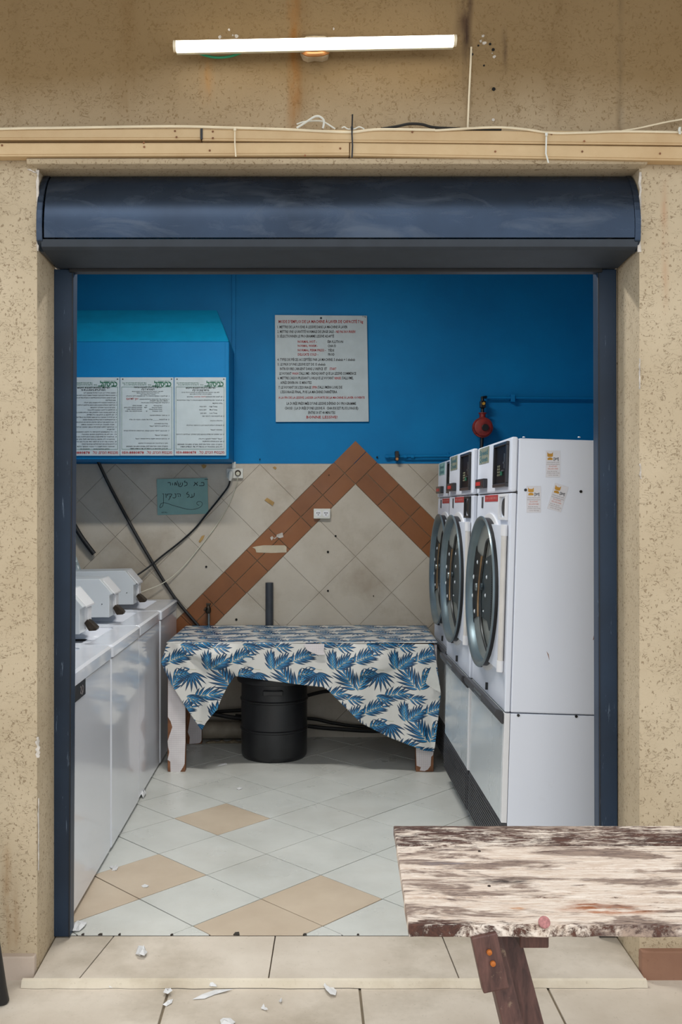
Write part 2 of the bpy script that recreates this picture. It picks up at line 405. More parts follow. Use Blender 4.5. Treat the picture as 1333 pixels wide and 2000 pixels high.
def stroke(mb, pts, t, conv):
    pts = [Vector((*p, 0)) for p in pts]
    if len(pts) > 2: pts = smooth_path(pts, 5)
    for i in range(len(pts)-1):
        a, b = pts[i], pts[i+1]; dv = (b-a)
        if dv.length < 1e-6: continue
        dv.normalize(); n = Vector((-dv.y, dv.x, 0))*t/2; e = dv*t*.25
        mb.add([conv(*(q.xy)) for q in (a-e+n, b+e+n, b+e-n, a-e-n)], [(0,1,2,3)])

# ================================================================== LARGE STRUCTURE
XL, XR = -.885, 1.09      # reveal sides of the opening
DW, DJ, DI = 3.07, 3.28, 3.40
GZ = -.035                # outside ground level
BW = 6.146                # back wall plane
ZT = 2.612                # underside of lintel

b = MB()
b.box(-4.5, XL, DW, DI, GZ-.3, ZT).box(XR, 5.5, DW, DI, GZ-.3, ZT).box(-4.5, 5.5, DW, DI, ZT, 3.75)
wf = struct(b.build('wall_front', M['stucco']))
# projecting drip band over the opening
b = MB(); b.prism([(-.912,3.072,ZT),(-.912,3.045,ZT+.006),(-.912,3.040,ZT+.022),(-.912,3.072,ZT+.034)], (2.02,0,0))
b.build('drip_band', M['stucco'], wf, bevel=.003)
# chipped plaster beside the shutter box
def ragged(x0, y0, x1, y1, wpx, d, n=16, seed=1):
    r = random.Random(seed); L = []; R = []
    for i in range(n+1):
        t = i/n; x = x0+(x1-x0)*t; y = y0+(y1-y0)*t; L.append(W(x-wpx*r.uniform(.15,.9), y, d)); R.append(W(x+wpx*r.uniform(.1,.5), y, d))
    return L+R[::-1]
for px0,py0,px1,py1,wd,sd_ in ((74,332,74,490,5,2),(1252,336,1251,492,6,3),(74,1440,75,1480,7,4),(56,330,72,338,6,5),(1252,905,1253,935,3,7),(75,1560,75,1700,2,8),(1251,700,1251,760,2,9)):
    MB().prism(ragged(px0,py0,px1,py1,wd,DW-.004,14,sd_), (0,.006,0)).build('chipped_plaster', M['plaster'], wf)
for px, py, r in ((965,174,.006),(921,97,.0045),(923,106,.004),(935,89,.003),(958,86,.004),(964,97,.005),(946,128,.003),(964,234,.005)):
    p = W(px, py, DW-.001); MB().lathe([(r,-.001),(r,.004)], p, 'y', 10).build('drill_hole', M['dirt'] if r != .005 or py < 200 else M['plaster'], wf)
r5 = random.Random(5)
for px, py in ((944,70),(940,80),(947,84),(962,104),(966,110),(652,56),(448,58),(430,72),(455,69),(462,70)):
    p = W(px, py, DW-.001); rr = r5.uniform(.002,.006)
    pts = [p+Vector((rr*r5.uniform(.6,1.3)*math.cos(q*PI/3.5), 0, rr*r5.uniform(.6,1.5)*math.sin(q*PI/3.5))) for q in range(7)]
    MB().prism(pts, (0,.003,0)).build('plaster_chip', M['plaster'], wf)

# plinth stones
pl = MB().box(-4.5, W(68,0,3.05).x, 3.045, DW+.01, GZ-.02, W(0,1869,3.045).z).build('baseboard_left', M['pink'], bevel=.004); struct(pl)
pr = MB().box(W(1255,0,3.045).x, 5.5, 3.045, DW+.01, GZ-.02, W(0,1859,3.045).z).build('baseboard_right', M['redst'], bevel=.004); struct(pr)

# outside ground slabs
grd = struct(MB().box(-6, 6.5, -6, 3.10, GZ-.2, GZ-.006).build('floor_outside', M['pgrout']))
xs = [-6,-4.6,-3.2,-1.85, W(328,1930,2.97).x, W(704,1930,2.97).x, W(1075,1930,2.97).x, 1.46, 2.1, 3.4, 4.8, 6.5]
ys = [-6,-4.4,-2.8,-1.2,.4,1.3,2.15,3.08]
for j in range(len(ys)-1):
    for i in range(len(xs)-1):
        sh = 0 if j == len(ys)-2 else (.28 if j % 2 else -.1)
        g = .0035; zt = GZ+random.uniform(-.0015,.0005)
        MB().box(xs[i]+sh+g, xs[i+1]+sh-g, ys[j]+g, ys[j+1]-g, GZ-.05, zt).build('paving_slab', M['slab'], grd, bevel=.003)
# step in the doorway
stp = struct(MB().box(XL+.001, XR-.001, 3.02, DJ+.0105, GZ-.1, GZ+.004).build('trim_1', M['pgrout']))
ed = [66, 186, 531, 883, 1262]
for i in range(4):
    xa, xb = (ed[i]-CX)*3.12/F, (ed[i+1]-CX)*3.12/F
    xa = max(xa, XL+.002); xb = min(xb, XR-.002)
    sl = [0, .045, .01, -.012, 0]
    pts = [(xa+.0018-sl[i]*.6,3.012,-.012),(xb-.0018-sl[i+1]*.6,3.012,-.012),(xb-.0018+sl[i+1]*.6,DJ+.012,-.004),(xa+.0018+sl[i]*.6,DJ+.012,-.004)]
    MB().prism(pts, (0,0,-.025)).build('step_stone', M['slab'], stp, bevel=.002)
b = MB()
n = 40
top = [(XL-.03+(XR-XL+.03)*i/n, 2.992+random.uniform(-.003,.003), -.014) for i in range(n+1)]
for i in range(n):
    p, q = top[i], top[i+1]
    b.add([(p[0],3.014,-.0125),(q[0],3.014,-.0125),(q[0],q[1]+.008,-.0145),(p[0],p[1]+.008,-.0145),(p[0],p[1],GZ+.001),(q[0],q[1],GZ+.001)], [(0,1,2,3),(3,2,5,4)])
b.build('step_nosing', M['nosing'], stp)

# indoor floor and its tiles
flr = struct(MB().box(-1.72, 2.12, DJ+.0105, BW+.05, -.15, -.004).build('floor', M['grout']))
hd = .2333
tan = {(0,3),(-1,0),(-2,-1),(1,-2),(2,-1)}
for a in range(-7, 13):
    for c in range(-4, 12):
        if (a+c) % 2 == 0: continue
        x, y = -.41+hd*a, 3.829+hd*c
        p = [(x-hd,y),(x,y-hd),(x+hd,y),(x,y+hd)]
        for k in ((-1,0,1.64),(1,0,2.04),(0,-1,-(DJ+.012)),(0,1,BW)): p = clip(p, *k)
        if len(p) < 3 or area(p) < .001: continue
        p = shrink(p, .0021)
        if len(p) < 3 or area(p) < .001: continue
        dz = random.uniform(-.0008, .0004)
        MB().prism([(q[0],q[1],dz) for q in p], (0,0,-.012)).build('floor_tile', M['ftan'] if (a,c) in tan else M['ftile'], flr, bevel=.0007, seg=1)

for px, py, wd_, hh in ((195,1828,9,3),(232,1829,5,3),(462,1828,13,6),(335,1829,6,2),(596,1827,8,3),(700,1826,5,2),(160,1829,6,3)):
    d_ = HC*F/(py-CY); p = W(px, py, d_); wq = wd_*d_/F/2
    MB().prism([(p.x-wq,3.2935,.0012),(p.x+wq*.9,3.293,.0012),(p.x+wq*.6,3.293+hh*.0035,.0012),(p.x-wq*.5,3.294+hh*.0028,.0012)], (0,0,-.004)).build('chip', M['grout'], flr)
# indoor walls
b = MB(); b.box(-1.72, 2.12, BW, BW+.12, -.15, 1.79, 1).box(-1.72, 2.12, BW, BW+.12, 1.79, 3.3, 0)
wb = struct(b.build('wall_back', [M['blue'], M['wgrout']]))
ZB = 1.788
ap = (W(694.6,860.5,BW).x, W(694.6,860.5,BW).z); inn = (ap[0], W(694.6,945.5,BW).z)
cO, cI = ap[1], inn[1]      # outer and inner apex heights
hv = .2369
def wtiles(offx, offz, cuts):
    for i in range(-14, 15):
        for j in range(-14, 15):
            if (i+j) % 2 == 0: continue
            x, z = offx+hv*i, offz+hv*j
            p = [(x-hv,z),(x,z-hv),(x+hv,z),(x,z+hv)]
            for k in cuts: p = clip(p, *k)
            if len(p) < 3 or area(p) < .0008: continue
            p = shrink(p, .0010)
            if len(p) < 3 or area(p) < .0005: continue
            dd = random.uniform(-.0012, .0012)
            MB().prism([(q[0], BW-.007+dd, q[1]) for q in p], (0,.010,0)).build('wall_tile', M['wtile'], wb)
bnd = [(-1,0,1.60),(1,0,2.0),(0,-1,-.08),(0,1,ZB)]
s2 = 1/math.sqrt(2)
# left of the chevron: z - x > cO - apx
wtiles(W(367,907,BW).x, W(367,907,BW).z, bnd+[(s2,-s2,-(cO-ap[0])*s2),(1,0,ap[0])])
# right of the chevron
wtiles(inn[0], inn[1], bnd+[(-s2,-s2,-(cO+ap[0])*s2),(-1,0,-ap[0])])
# inside the chevron
wtiles(inn[0], inn[1], bnd+[(-s2,s2,(cI-ap[0])*s2),(s2,s2,(cI+ap[0])*s2)])
# brown chevron tiles
bwid = (cO-cI)*s2; bl = .2025
def btile(a0, a1, b0, b1, side):
    # a along the arm from the outer apex downwards, b across from outer edge inward
    ux, uz = (-s2, -s2) if side < 0 else (s2, -s2)     # down along the arm
    vx, vz = (s2, -s2) if side < 0 else (-s2, -s2)     # across, inward
    p = [(ap[0]+ux*a+vx*c, ap[1]+uz*a+vz*c) for a, c in ((a0,b0),(a1,b0),(a1,b1),(a0,b1))]
    for k in bnd[:3]: p = clip(p, *k)
    if len(p) < 3: return
    p = shrink(p, .0022)
    if len(p) < 3 or area(p) < .0005: return
    dd = random.uniform(-.001, .001)
    MB().prism([(q[0], BW-.0095+dd, q[1]) for q in p], (0,.0095,0)).build('brown_tile', M['btile'], wb)
for side in (-1, 1):
    a = 0 if side < 0 else bwid
    k = 0
    while a < 2.9:
        st = bwid if (side < 0 and k == 0) else bl
        for q in range(2): btile(a, a+st, q*bwid/2, (q+1)*bwid/2, side)
        a += st; k += 1
for i in range(8):
    MB().box(-1.6+i*.46+.001, -1.6+(i+1)*.46-.001, BW-.012, BW, 0, .078).build('baseboard_tile', M['wtile'], wb)
for px, py, r in ((403,1107,.007),(614,1062,.0),(656,1047,.007),(641,1078,.008),(641,1154,.007),(730,1164,.004),(462,1210,.008),(737,893,.006),(508,897,.004),(643,928,.004),(459,1213,.0)):
    if r: MB().lathe([(r,-.002),(r,.006)], W(px, py, BW-.010), 'y', 8).build('drill_hole', M['dirt'], wb)
def patch(pts, mat, name, dd=.012, th=.003):
    return MB().prism([W(x,y,BW-dd) for x, y in pts], (0,th,0)).build(name, mat, wb)
patch([(493,1069),(501,1067),(515,1065),(556,1065),(560,1068),(560,1079),(530,1080),(501,1079),(499,1072)], M['tape'], 'masking_tape')
patch([(517,977),(522,972),(536,981),(533,988)], M['ytape'], 'yellow_tape')
patch([(533,913),(537,911),(541,914),(538,917)], M['ytape'], 'yellow_tape')
patch([(528,1050),(532,1047),(535,1051),(540,1049),(541,1044),(552,1040),(554,1049),(547,1051),(541,1049),(537,1053),(534,1051),(531,1056)], M['plaster'], 'paint_smear')
patch([(388,1058),(394,1047),(400,1045),(397,1053),(391,1060)], M['ytape'], 'yellow_tape')
patch([(393,909),(398,907),(404,909),(401,914),(397,915)], M['ytape'], 'yellow_tape')
struct(MB().box(-1.78, -1.66, DI, BW+.1, -.1, 3.3).build('wall_left', M['blue']))
struct(MB().box(2.06, 2.18, DI, BW+.1, -.1, 3.3).build('wall_right', M['blue']))
struct(MB().box(-1.78, 2.18, DI-.02, BW+.1, 3.2, 3.32).build('ceiling', M['concrete']))
rlf = empty('added_fill_lamp', (-.30, 4.3, 3.2)); tag(rlf, 'added unseen fill lamp on the laundry room ceiling, behind the lintel', 'lamp')  # unseen fixture added to carry the interior fill light
MB().box(-.77,.17,4.25,4.35,3.15,3.2).build('housing', M['whitep'], rlf, bevel=.004)
MB().tube([(-.76,4.3,3.132),(.16,4.3,3.132)], .013, 12).build('tube', M['glow'], rlf, smooth=True)
# canopy over the outside passage
struct(MB().box(-4.5, 5.5, 1.95, DW+.05, 3.55, 3.72).build('ceiling_outside', M['concrete']))

# ================================================================== SHUTTER
sh = empty('roller_shutter', (0.1, DJ, 2.33))
tag(sh, 'dark blue-grey metal roller shutter rolled up in its long curved box over the doorway', 'shutter')
prof = []
for k in range(13):
    q = PI/2*k/12; prof.append((3.205-.155*math.cos(q), 2.415+.215*math.sin(q)))
prof = [(3.052, 2.380)]+prof+[(3.30,2.63),(3.30,2.40)]
MB().prism([(-.858,y,z) for y, z in prof], (1.928,0,0)).build('hood', M['shutter'], sh, smooth=True, bevel=.0015)
low = [(3.052,2.376),(3.30,2.376),(3.30,2.338),(3.245,2.332),(3.075,2.346),(3.058,2.352)]
MB().prism([(-.868,y,z) for y, z in low], (1.948,0,0)).build('bottom_cover', M['cover'], sh, bevel=.002)
for x in (-.882, 1.068):
    pr2 = [(y-.004, z) for y, z in prof[:-2]]+[(3.26,2.635),(3.30,2.34),(3.09,2.345),(3.05,2.37)]
    MB().prism([(x,y,z) for y, z in pr2], (.020,0,0)).build('end_cap', M['shutter'], sh, bevel=.003)
MB().box(-.83, 1.03, 3.262, 3.30, 2.322, 2.336).build('bottom_bar', M['black'], sh, bevel=.002)
for (xa,ya,xb,yb),(xc,yc,xd,yd) in (((105,516,98,1829),(144,516,137,1829)),((1205,516,1208,1829),(1168,516,1171,1829))):
    A, B_, D_, E = W(xa,ya,3.275), W(xb,yb,3.275), W(xc,yc,3.275), W(xd,yd,3.275)
    for p in (B_, E): p.z = 0.0005
    for p in (A, D_): p.z = 2.335
    j = MB(); j.prism([A,B_,E,D_], (0,.055,0)); jo = j.build('guide_rail', M['jamb'], sh, bevel=.003)
    sx = 1 if xc > xa else -1
    j = MB(); o1 = Vector((sx*.004,-.001,0)); 
    j.prism([D_+Vector((-sx*.004,-.004,0)), E+Vector((-sx*.004,-.004,0)), E+Vector((-sx*.0015,-.004,0)), D_+Vector((-sx*.0015,-.004,0))], (0,.006,0)); j.build('rail_lip', M['black'], jo)
# cement between the rail and the reveal
for x0, x1 in ((XL-.002, W(99,0,3.28).x), (W(1207,0,3.28).x, XR+.002)):
    pass
struct(MB().box(XL-.01, W(103,0,3.3).x, 3.29, 3.34, -.004, 2.34).box(W(1203,0,3.3).x, XR+.01, 3.29, 3.34, -.004, 2.34).build('trim_2', M['stucco']))

# ================================================================== THINGS OUTSIDE
# tube lamp
lp = empty('tube_lamp', W(615, 86, 3.02)); tag(lp, 'lit white tube lamp fixed slightly tilted high on the stucco wall', 'lamp')
a, c = W(344, 90.5, 2.995), W(887, 79.5, 2.995)
def tubebox(p, q, ry, rz, n=14):
    mb = MB(); vs = []
    for e in (p, q):
        for k in range(n):
            t = 2*PI*k/n; vs.append(e+Vector((0, ry*math.cos(t), rz*math.sin(t))))
    mb.add(vs, [(k,(k+1)%n,n+(k+1)%n,n+k) for k in range(n)]+[tuple(range(n-1,-1,-1)), tuple(range(n,2*n))]); return mb
tubebox(a, c, .015, .0172).build('diffuser', M['glow'], lp, smooth=True)
for e, s in ((a,-1),(c,1)): tubebox(e-Vector((s*.001,0,0)), e+Vector((s*.008,0,0)), .0165, .0185).build('end_cap', M['cable'], lp, smooth=True)
MB().prism([a+Vector((0,.012,.016)), c+Vector((0,.012,.016)), c+Vector((0,.012,-.016)), a+Vector((0,.012,-.016))], (0,.012,0)).build('backplate', M['ivory'], lp)
b = MB(); pts = [W(x,y,3.035) for x,y in ((592,76),(597,70),(612,68.5),(636,69),(641,74),(643,100),(641,108),(630,112),(615,110),(602,113),(592,109),(587,98),(588,84))]
b.prism(pts, (0,.036,0)); b.build('bracket', M['oldwhite'], lp, bevel=.005, seg=3)
b = MB(); b.tube(smooth_path([W(592,101,3.03),W(600,105,3.018),W(612,106,3.015),W(628,105,3.015),W(641,101,3.03)]), .0075); b.build('bracket_lip', M['orange'], lp, smooth=True)
b = MB().tube(smooth_path([W(378,99,3.03),W(395,106,3.035),W(420,112,3.045),W(450,110,3.05),W(478,100,3.04)]), .0042, 8); tag(b.build('power_cable', M['wire'], smooth=True), 'short green cable sagging behind the left half of the tube lamp', 'cable')

# trunking
def trunk(x0, ya0, yb0, x1, ya1, yb1, label, proud=.040, grp='beige cable trunking over the doorway'):
    d = DW-proud
    P = [W(x0,ya0,d), W(x1,ya1,d), W(x1,yb1,d), W(x0,yb0,d)]
    th = empty('cable_trunking', (P[0]+P[2])/2+Vector((0,proud,0)))
    MB().prism(P, (0,proud-.001,0)).build('channel', M['trunk'], th, bevel=.003)
    c_ = [P[0]+Vector((.001,-.003,-.004)), P[1]+Vector((-.001,-.003,-.004)), P[2]+Vector((-.001,-.003,.006)), P[3]+Vector((.001,-.003,.006))]
    MB().prism(c_, (0,.006,0)).build('cover', M['trunk'], th, bevel=.002)
    tag(th, label, 'cable trunking', grp); return th
t1 = trunk(-900, 254, 274, 393, 250.5, 273, 'upper beige trunking length, left one with a rust-stained cut end')
t2 = trunk(394.5, 252, 274.5, 2200, 261, 292, 'upper beige trunking length, the long right one past the rust stain')
t3 = trunk(-900, 280, 309, 683, 278, 303, 'lower beige trunking length on the left of the black cable tie')
t4 = trunk(684, 278.5, 304, 2200, 296, 328, 'lower beige trunking length on the right of the black cable tie')
for th, lst in ((t1,((342,256),(345,268))),(t2,((416,257),(416,270),(688,260),(1078,262),(1142,276),(806,258))),(t3,((282,287),(410,294),(665,290),(596,304),(281,279),(4,284))),(t4,((968,296),(1138,296),(1290,300)))):
    for px, py in lst:
        MB().lathe([(.0035,-.003),(.0025,-.0045)], W(px,py,DW-.044)+Vector((0,.002,0)), 'y', 8).build('nail', M['wood'], th)
for px, y0, y1 in ((342,250,276),(416,250,275),(281,276,303),(410,276,303),(665,276,300),(968,282,314),(1142,260,285),(1290,290,318)):
    pass
b = MB().prism([W(391.5,251,DW-.046), W(396,251,DW-.046), W(396,272,DW-.046), W(391.5,272,DW-.046)], (0,.004,0)); b.build('cut_end', M['black'], t1)
def cable(name, pts, r, mat, label, cat='cable', n=6, res=8, group=None):
    o = MB().tube(smooth_path(pts, res), r, n).build(name, mat, smooth=True); tag(o, label, cat, group); return o
dz = DW-.046
cable('wall_cable', [W(-300,262,dz),W(0,252,dz),W(120,250,dz),W(330,247,dz),W(460,250,dz),W(560,253,dz),W(640,257,dz),W(690,258,dz),W(740,253,dz),W(850,254,dz)], .0042, M['cable'], 'ivory cable lying on the upper trunking from the left edge to the middle')
cable('wall_cable', [W(850,255,dz),W(960,249,dz),W(1020,252,dz),W(1080,260,dz),W(1150,259,dz),W(1240,257,dz),W(1500,262,dz)], .0038, M['cable'], 'ivory cable wavering over the upper trunking on the right side')
cable('wall_cable', [W(1215,256,dz),W(1250,250,dz+.01),W(1300,239,dz+.02),W(1340,232,dz+.03),W(1500,205,dz+.03)], .0028, M['cable'], 'thin pale cable rising off the trunking towards the right edge')
cable('wall_cable', [W(745,252,dz+.012),W(775,247,dz+.012),W(800,242,dz+.012),W(825,243,dz+.012),W(850,249,dz+.012),W(915,252,dz+.012),W(980,253,dz+.012)], .0044, M['rubber'], 'black cable humped over the trunking right of centre')
cable('wall_cable', [W(580,250,dz),W(590,244,dz),W(602,236,dz-.005),W(615,228,dz-.006),W(625,228,dz-.006),W(633,236,dz),W(631,251,dz)], .0036, M['whitep'], 'white cable end looped up above the trunking at the middle')
cable('wall_cable', [W(580,243,dz+.01),W(595,238,dz+.01),W(620,236,dz+.01),W(634,239,dz+.01),W(655,252,dz+.01)], .0028, M['whitep'], 'thin white cable crossing under the looped cable end')
cable('wall_cable', [W(668,250,dz),W(673,248,dz),W(680,252,dz),W(692,252,dz),W(702,248,dz),W(712,252,dz)], .0022, M['whitep'], 'tiny white wire arch beside the black cable tie')
cable('wall_cable', [W(921,92,DW-.003),W(919,140,DW-.003),W(916,200,DW-.004),W(914,254,DW-.01)], .0034, M['cable'], 'ivory cable running vertically down the wall from the drill holes', n=6)
def tie(px, pts, wd, mat, label):
    b = MB()
    for i in range(len(pts)-1):
        (x0,y0,d0),(x1,y1,d1) = pts[i], pts[i+1]
        b.add([W(x0-wd,y0,d0),W(x0+wd,y0,d0),W(x1+wd,y1,d1),W(x1-wd,y1,d1),W(x0-wd,y0,d0+.002),W(x0+wd,y0,d0+.002),W(x1+wd,y1,d1+.002),W(x1-wd,y1,d1+.002)], [(0,1,2,3),(4,7,6,5),(0,3,7,4),(1,5,6,2),(0,4,5,1),(3,2,6,7)])
    x,y,d = pts[1] if len(pts) > 2 else pts[0]
    b.add([W(x-2.5,y-3,d-.004),W(x+2.5,y-3,d-.004),W(x+2.5,y+3,d-.004),W(x-2.5,y+3,d-.004),W(x-2.5,y-3,d),W(x+2.5,y-3,d),W(x+2.5,y+3,d),W(x-2.5,y+3,d)], [(0,1,2,3),(4,7,6,5),(0,3,7,4),(1,5,6,2),(0,4,5,1),(3,2,6,7)])
    tag(b.build('cable_tie', mat), label, 'cable tie')
e = DW-.052
tie(0, [(689,223,e+.01),(688,250,e),(688,262,e),(689,285,e),(688,308,e+.004)], 1.5, M['black'], 'black cable tie wrapped round both trunkings with its tail sticking up')
tie(0, [(459,250,e),(459,252,e),(459,280,e),(461,306,e)], 1.3, M['cable'], 'ivory cable tie around both trunkings left of centre')
tie(0, [(1068,260,e),(1068,262,e),(1067,300,e),(1072,318,e-.004)], 1.6, M['whitep'], 'white cable tie with a dangling tail on the right trunking')
tie(0, [(1329,248,e),(1328,254,e),(1329,262,e)], 2.2, M['whitep'], 'white cable tie stub at the right edge of the trunking')

# picnic table
pt = empty('picnic_table', W(1100,1700,2.1)*1.0); pt.location.z = GZ; pt['_w'] = tuple(pt.location)
tag(pt, 'weathered wooden picnic table with peeling white paint standing before the doorway', 'table')
dj = [1.795,1.925,2.078,2.222,2.361]
lx = [.194,.199,.206,.212,.218]
rj = random.Random(11)
for i in range(4):
    nseg = 90; x1 = 2.35
    def edge(y, amp, lx0):
        return [(lx0+(x1-lx0)*k/nseg, y+rj.uniform(-amp, amp)) for k in range(nseg+1)]
    e0 = edge(dj[i]+.0026, .0014 if i else .0025, lx[i]+rj.uniform(0,.003)); e1 = edge(dj[i+1]-.0026, .0014, lx[i+1])
    b = MB(); b.prism([(x,y,.70) for x, y in e0]+[(x,y,.70) for x, y in e1[::-1]], (0,0,-.024))
    b.build('plank', M['peel'], pt, bevel=.0025)
b = MB(); b.box(W(1015,0,1.84).x, W(1072,0,1.84).x, 1.835, 2.33, .637, .676); b.build('crossbeam', M['brown'], pt, bevel=.003)
b = MB(); b.box(1.9, 1.958, 1.835, 2.33, .637, .676); b.build('crossbeam', M['brown'], pt, bevel=.003)
def zend(px, py, slope, d):
    py2 = CY+(HC-GZ)*F/d; return W(px+(py2-py)/slope, py2, d)
for nm, px, d0, slope, wx, wd in (('leg',951,1.868,4.1,.040,.05),('leg',985,1.945,3.75,.044,.05)):
    p0 = W(px,1800,d0); p1 = zend(px,1800,slope,d0-.12)
    b = MB(); b.beam(p0, p1, wx, wd); b.build('leg', M['brown'], pt, bevel=.003)
p0, p1 = W(944,1822,1.80), W(968,1931,1.79)
b = MB(); b.beam(p0, p1, .050, .026); bk = b.build('brace_block', M['brown'], pt, bevel=.003)
for px, py in ((956,1859),(963,1881)):
    MB().lathe([(.0055,-.001),(.005,-.005),(.0015,-.0065)], W(px,py,1.782), 'y', 12).build('bolt', M['rust'], bk, smooth=True)
b = MB(); b.beam((2.02,1.9,.66), (1.9,1.75,GZ), .045, .05); b.build('leg', M['brown'], pt, bevel=.003)
b = MB(); b.beam((2.02,2.25,.66), (1.9,2.4,GZ), .045, .05); b.build('leg', M['brown'], pt, bevel=.003)
MB().box(.55,1.95,2.04,2.10,.60,.66).build('stretcher', M['brown'], pt, bevel=.003)
for px, py in ((937,1663),(956,1731)):
    MB().lathe([(.004,-.001),(.003,.002)], W(px,py,.8*F/(py-CY)), 'z', 8).build('nail', M['dwood'], pt)
pp = W(1064,1801,1.7945); ax_ = Vector((0,-.80,.60)); ux = Vector((1,0,0)); uy = ax_.cross(ux)
b = MB(); cvs = []
for r_, h_ in ((.0112,-.004),(.0112,.0010),(.0095,.0015)):
    cvs += [pp+ux*r_*math.cos(2*PI*k/20)+uy*r_*math.sin(2*PI*k/20)+ax_*h_ for k in range(20)]
b.add(cvs, [(i*20+k,i*20+(k+1)%20,(i+1)*20+(k+1)%20,(i+1)*20+k) for i in range(2) for k in range(20)]+[tuple(range(40,60)),tuple(range(19,-1,-1))])
tag(b.build('bottle_cap', M['cap']), 'small round faded red disc stuck on the front edge of the picnic table', 'cap')

# stool at the left edge: only one foot is in frame
st = empty('stool', (-1.22, 2.76, GZ)); tag(st, 'black stool whose scuffed foot shows at the left edge on the paving', 'stool')
MB().prism([(-1.22+.26*math.cos(PI/8*k), 2.76+.24*math.sin(PI/8*k), .44) for k in range(16)], (0,0,.035)).build('seat', M['black'], st, bevel=.008)
for fx, fy in ((-.947,2.905),(-1.49,2.905),(-1.49,2.62),(-1.05,2.62)):
    tx, ty = -1.22+(fx+1.22)*.80, 2.76+(fy-2.76)*.8
    MB().tube([(tx,ty,.445),(fx*.9+tx*.1,fy*.9+ty*.1,.015),(fx,fy,GZ+.004),(fx,fy,GZ)], [.016,.021,.023,.019], 12).build('leg', M['black'], st, smooth=True)

# paper litter
def scrap(pts, z, label, seed, cat='paper scrap', crumple=.006, mat=None):
    r = random.Random(seed); P = []
    for px, py in pts:
        d = (HC-z)*F/(py-CY); P.append(W(px, py, d))
    cxy = sum(P, Vector())/len(P); vs = [p+Vector((0,0,r.uniform(.001,crumple))) for p in P]
    mid = [(p+cxy)/2+Vector((0,0,r.uniform(.001,crumple*1.6))) for p in P]; n = len(P)
    vs += mid+[cxy+Vector((0,0,crumple*.7))]
    fs = [(i,(i+1)%n,n+(i+1)%n,n+i) for i in range(n)]+[(n+i,n+(i+1)%n,2*n) for i in range(n)]
    ob = MB().add(vs, fs).build('paper_scrap', mat or M['paper'])
    s = ob.modifiers.new('solid', 'SOLIDIFY'); s.thickness = .0008
    tag(ob, label, cat, 'paper litter by the doorway')
scrap([(265,1866),(270,1858),(278,1857),(285,1860),(288,1866),(282,1873),(272,1872)], -.008, 'crumpled white paper ball lying on the doorstep left of centre', 1, crumple=.022)
scrap([(396,1905),(400,1904),(406,1915),(413,1922),(422,1928),(424,1933),(412,1932),(402,1926),(397,1918)], GZ, 'folded torn paper strip leaning at the doorstep edge near the middle', 2, crumple=.014)
scrap([(376,1953),(395,1944),(420,1935),(455,1934),(440,1939),(420,1943),(400,1951)], GZ, 'long narrow torn paper strip lying flat on the paving', 3)
scrap([(616,1913),(625,1911),(634,1920),(648,1926),(658,1936),(656,1947),(646,1948),(637,1939),(630,1925)], GZ, 'wavy paper strip on the paving below the middle of the step', 4, crumple=.012)
scrap([(319,1944),(325,1937),(333,1938),(337,1943),(328,1948)], GZ, 'small crumpled paper bit on the slab joint', 5, crumple=.014)
scrap([(318,1965),(328,1957),(338,1953),(336,1960),(325,1966)], GZ, 'small flat paper strip just below the slab-joint bit', 6)
scrap([(211,1926),(217,1923),(223,1927),(219,1931),(213,1931)], GZ, 'tiny paper crumb at the foot of the step on the left', 7, crumple=.01)
scrap([(510,1971),(514,1968),(520,1971),(524,1976),(518,1974)], GZ, 'curled paper sliver near the bottom centre of the paving', 8, crumple=.01)
scrap([(545,1958),(548,1954),(552,1957),(550,1961)], GZ, 'single tiny paper fleck right of the curled sliver', 9, crumple=.01)
scrap([(430,1996),(436,1991),(450,1992),(460,1998),(455,2006),(432,2006)], GZ, 'bluish paper scrap cut by the bottom edge', 10, crumple=.01)
scrap([(137,1818),(143,1808),(152,1804),(163,1803),(170,1805),(165,1813),(155,1820),(142,1822)], 0, 'torn white paper lying inside at the foot of the left rail', 11, crumple=.012)
scrap([(222,1696),(228,1691),(231,1697),(226,1701),(218,1701)], 0, 'paper flake against the nearest washer front', 12, crumple=.008)
scrap([(214,1694),(219,1692),(225,1697),(229,1702),(221,1699)], 0, 'thin paper sliver on the tiles by the second washer', 14, crumple=.005)
scrap([(276,1731),(283,1728),(291,1731),(288,1734),(280,1734)], 0, 'oval white paper fleck on a tan floor tile', 13, crumple=.004)
scrap([(277,1550),(283,1548),(286,1553),(280,1560),(276,1558)], 0, 'white crumb of paper at the foot of the second washer', 15, crumple=.02)
scrap([(425,1497),(432,1492),(443,1491),(444,1494),(434,1496)], 0, 'thin white paper sliver on the floor left of the black bin', 16, crumple=.004)
scrap([(462,1541),(468,1538),(474,1541),(467,1543)], 0, 'small white fleck on the floor tiles below the black bin', 17, crumple=.004)

# ================================================================== THINGS INSIDE
# ---- washers
WX = -.855; WW = .682; W0 = 3.40
def washer_mesh(mbs): pass
wr = empty('washing_machine', (WX, W0, 0))
def B(x0,x1,y0,y1,z0,z1): return MB().box(WX+x0, WX+x1, W0+y0, W0+y1, z0, z1)
g = .004
B(-.66, 0, g, WW-g, .012, .845).build('body', M['wash'], wr, bevel=.010, seg=3)
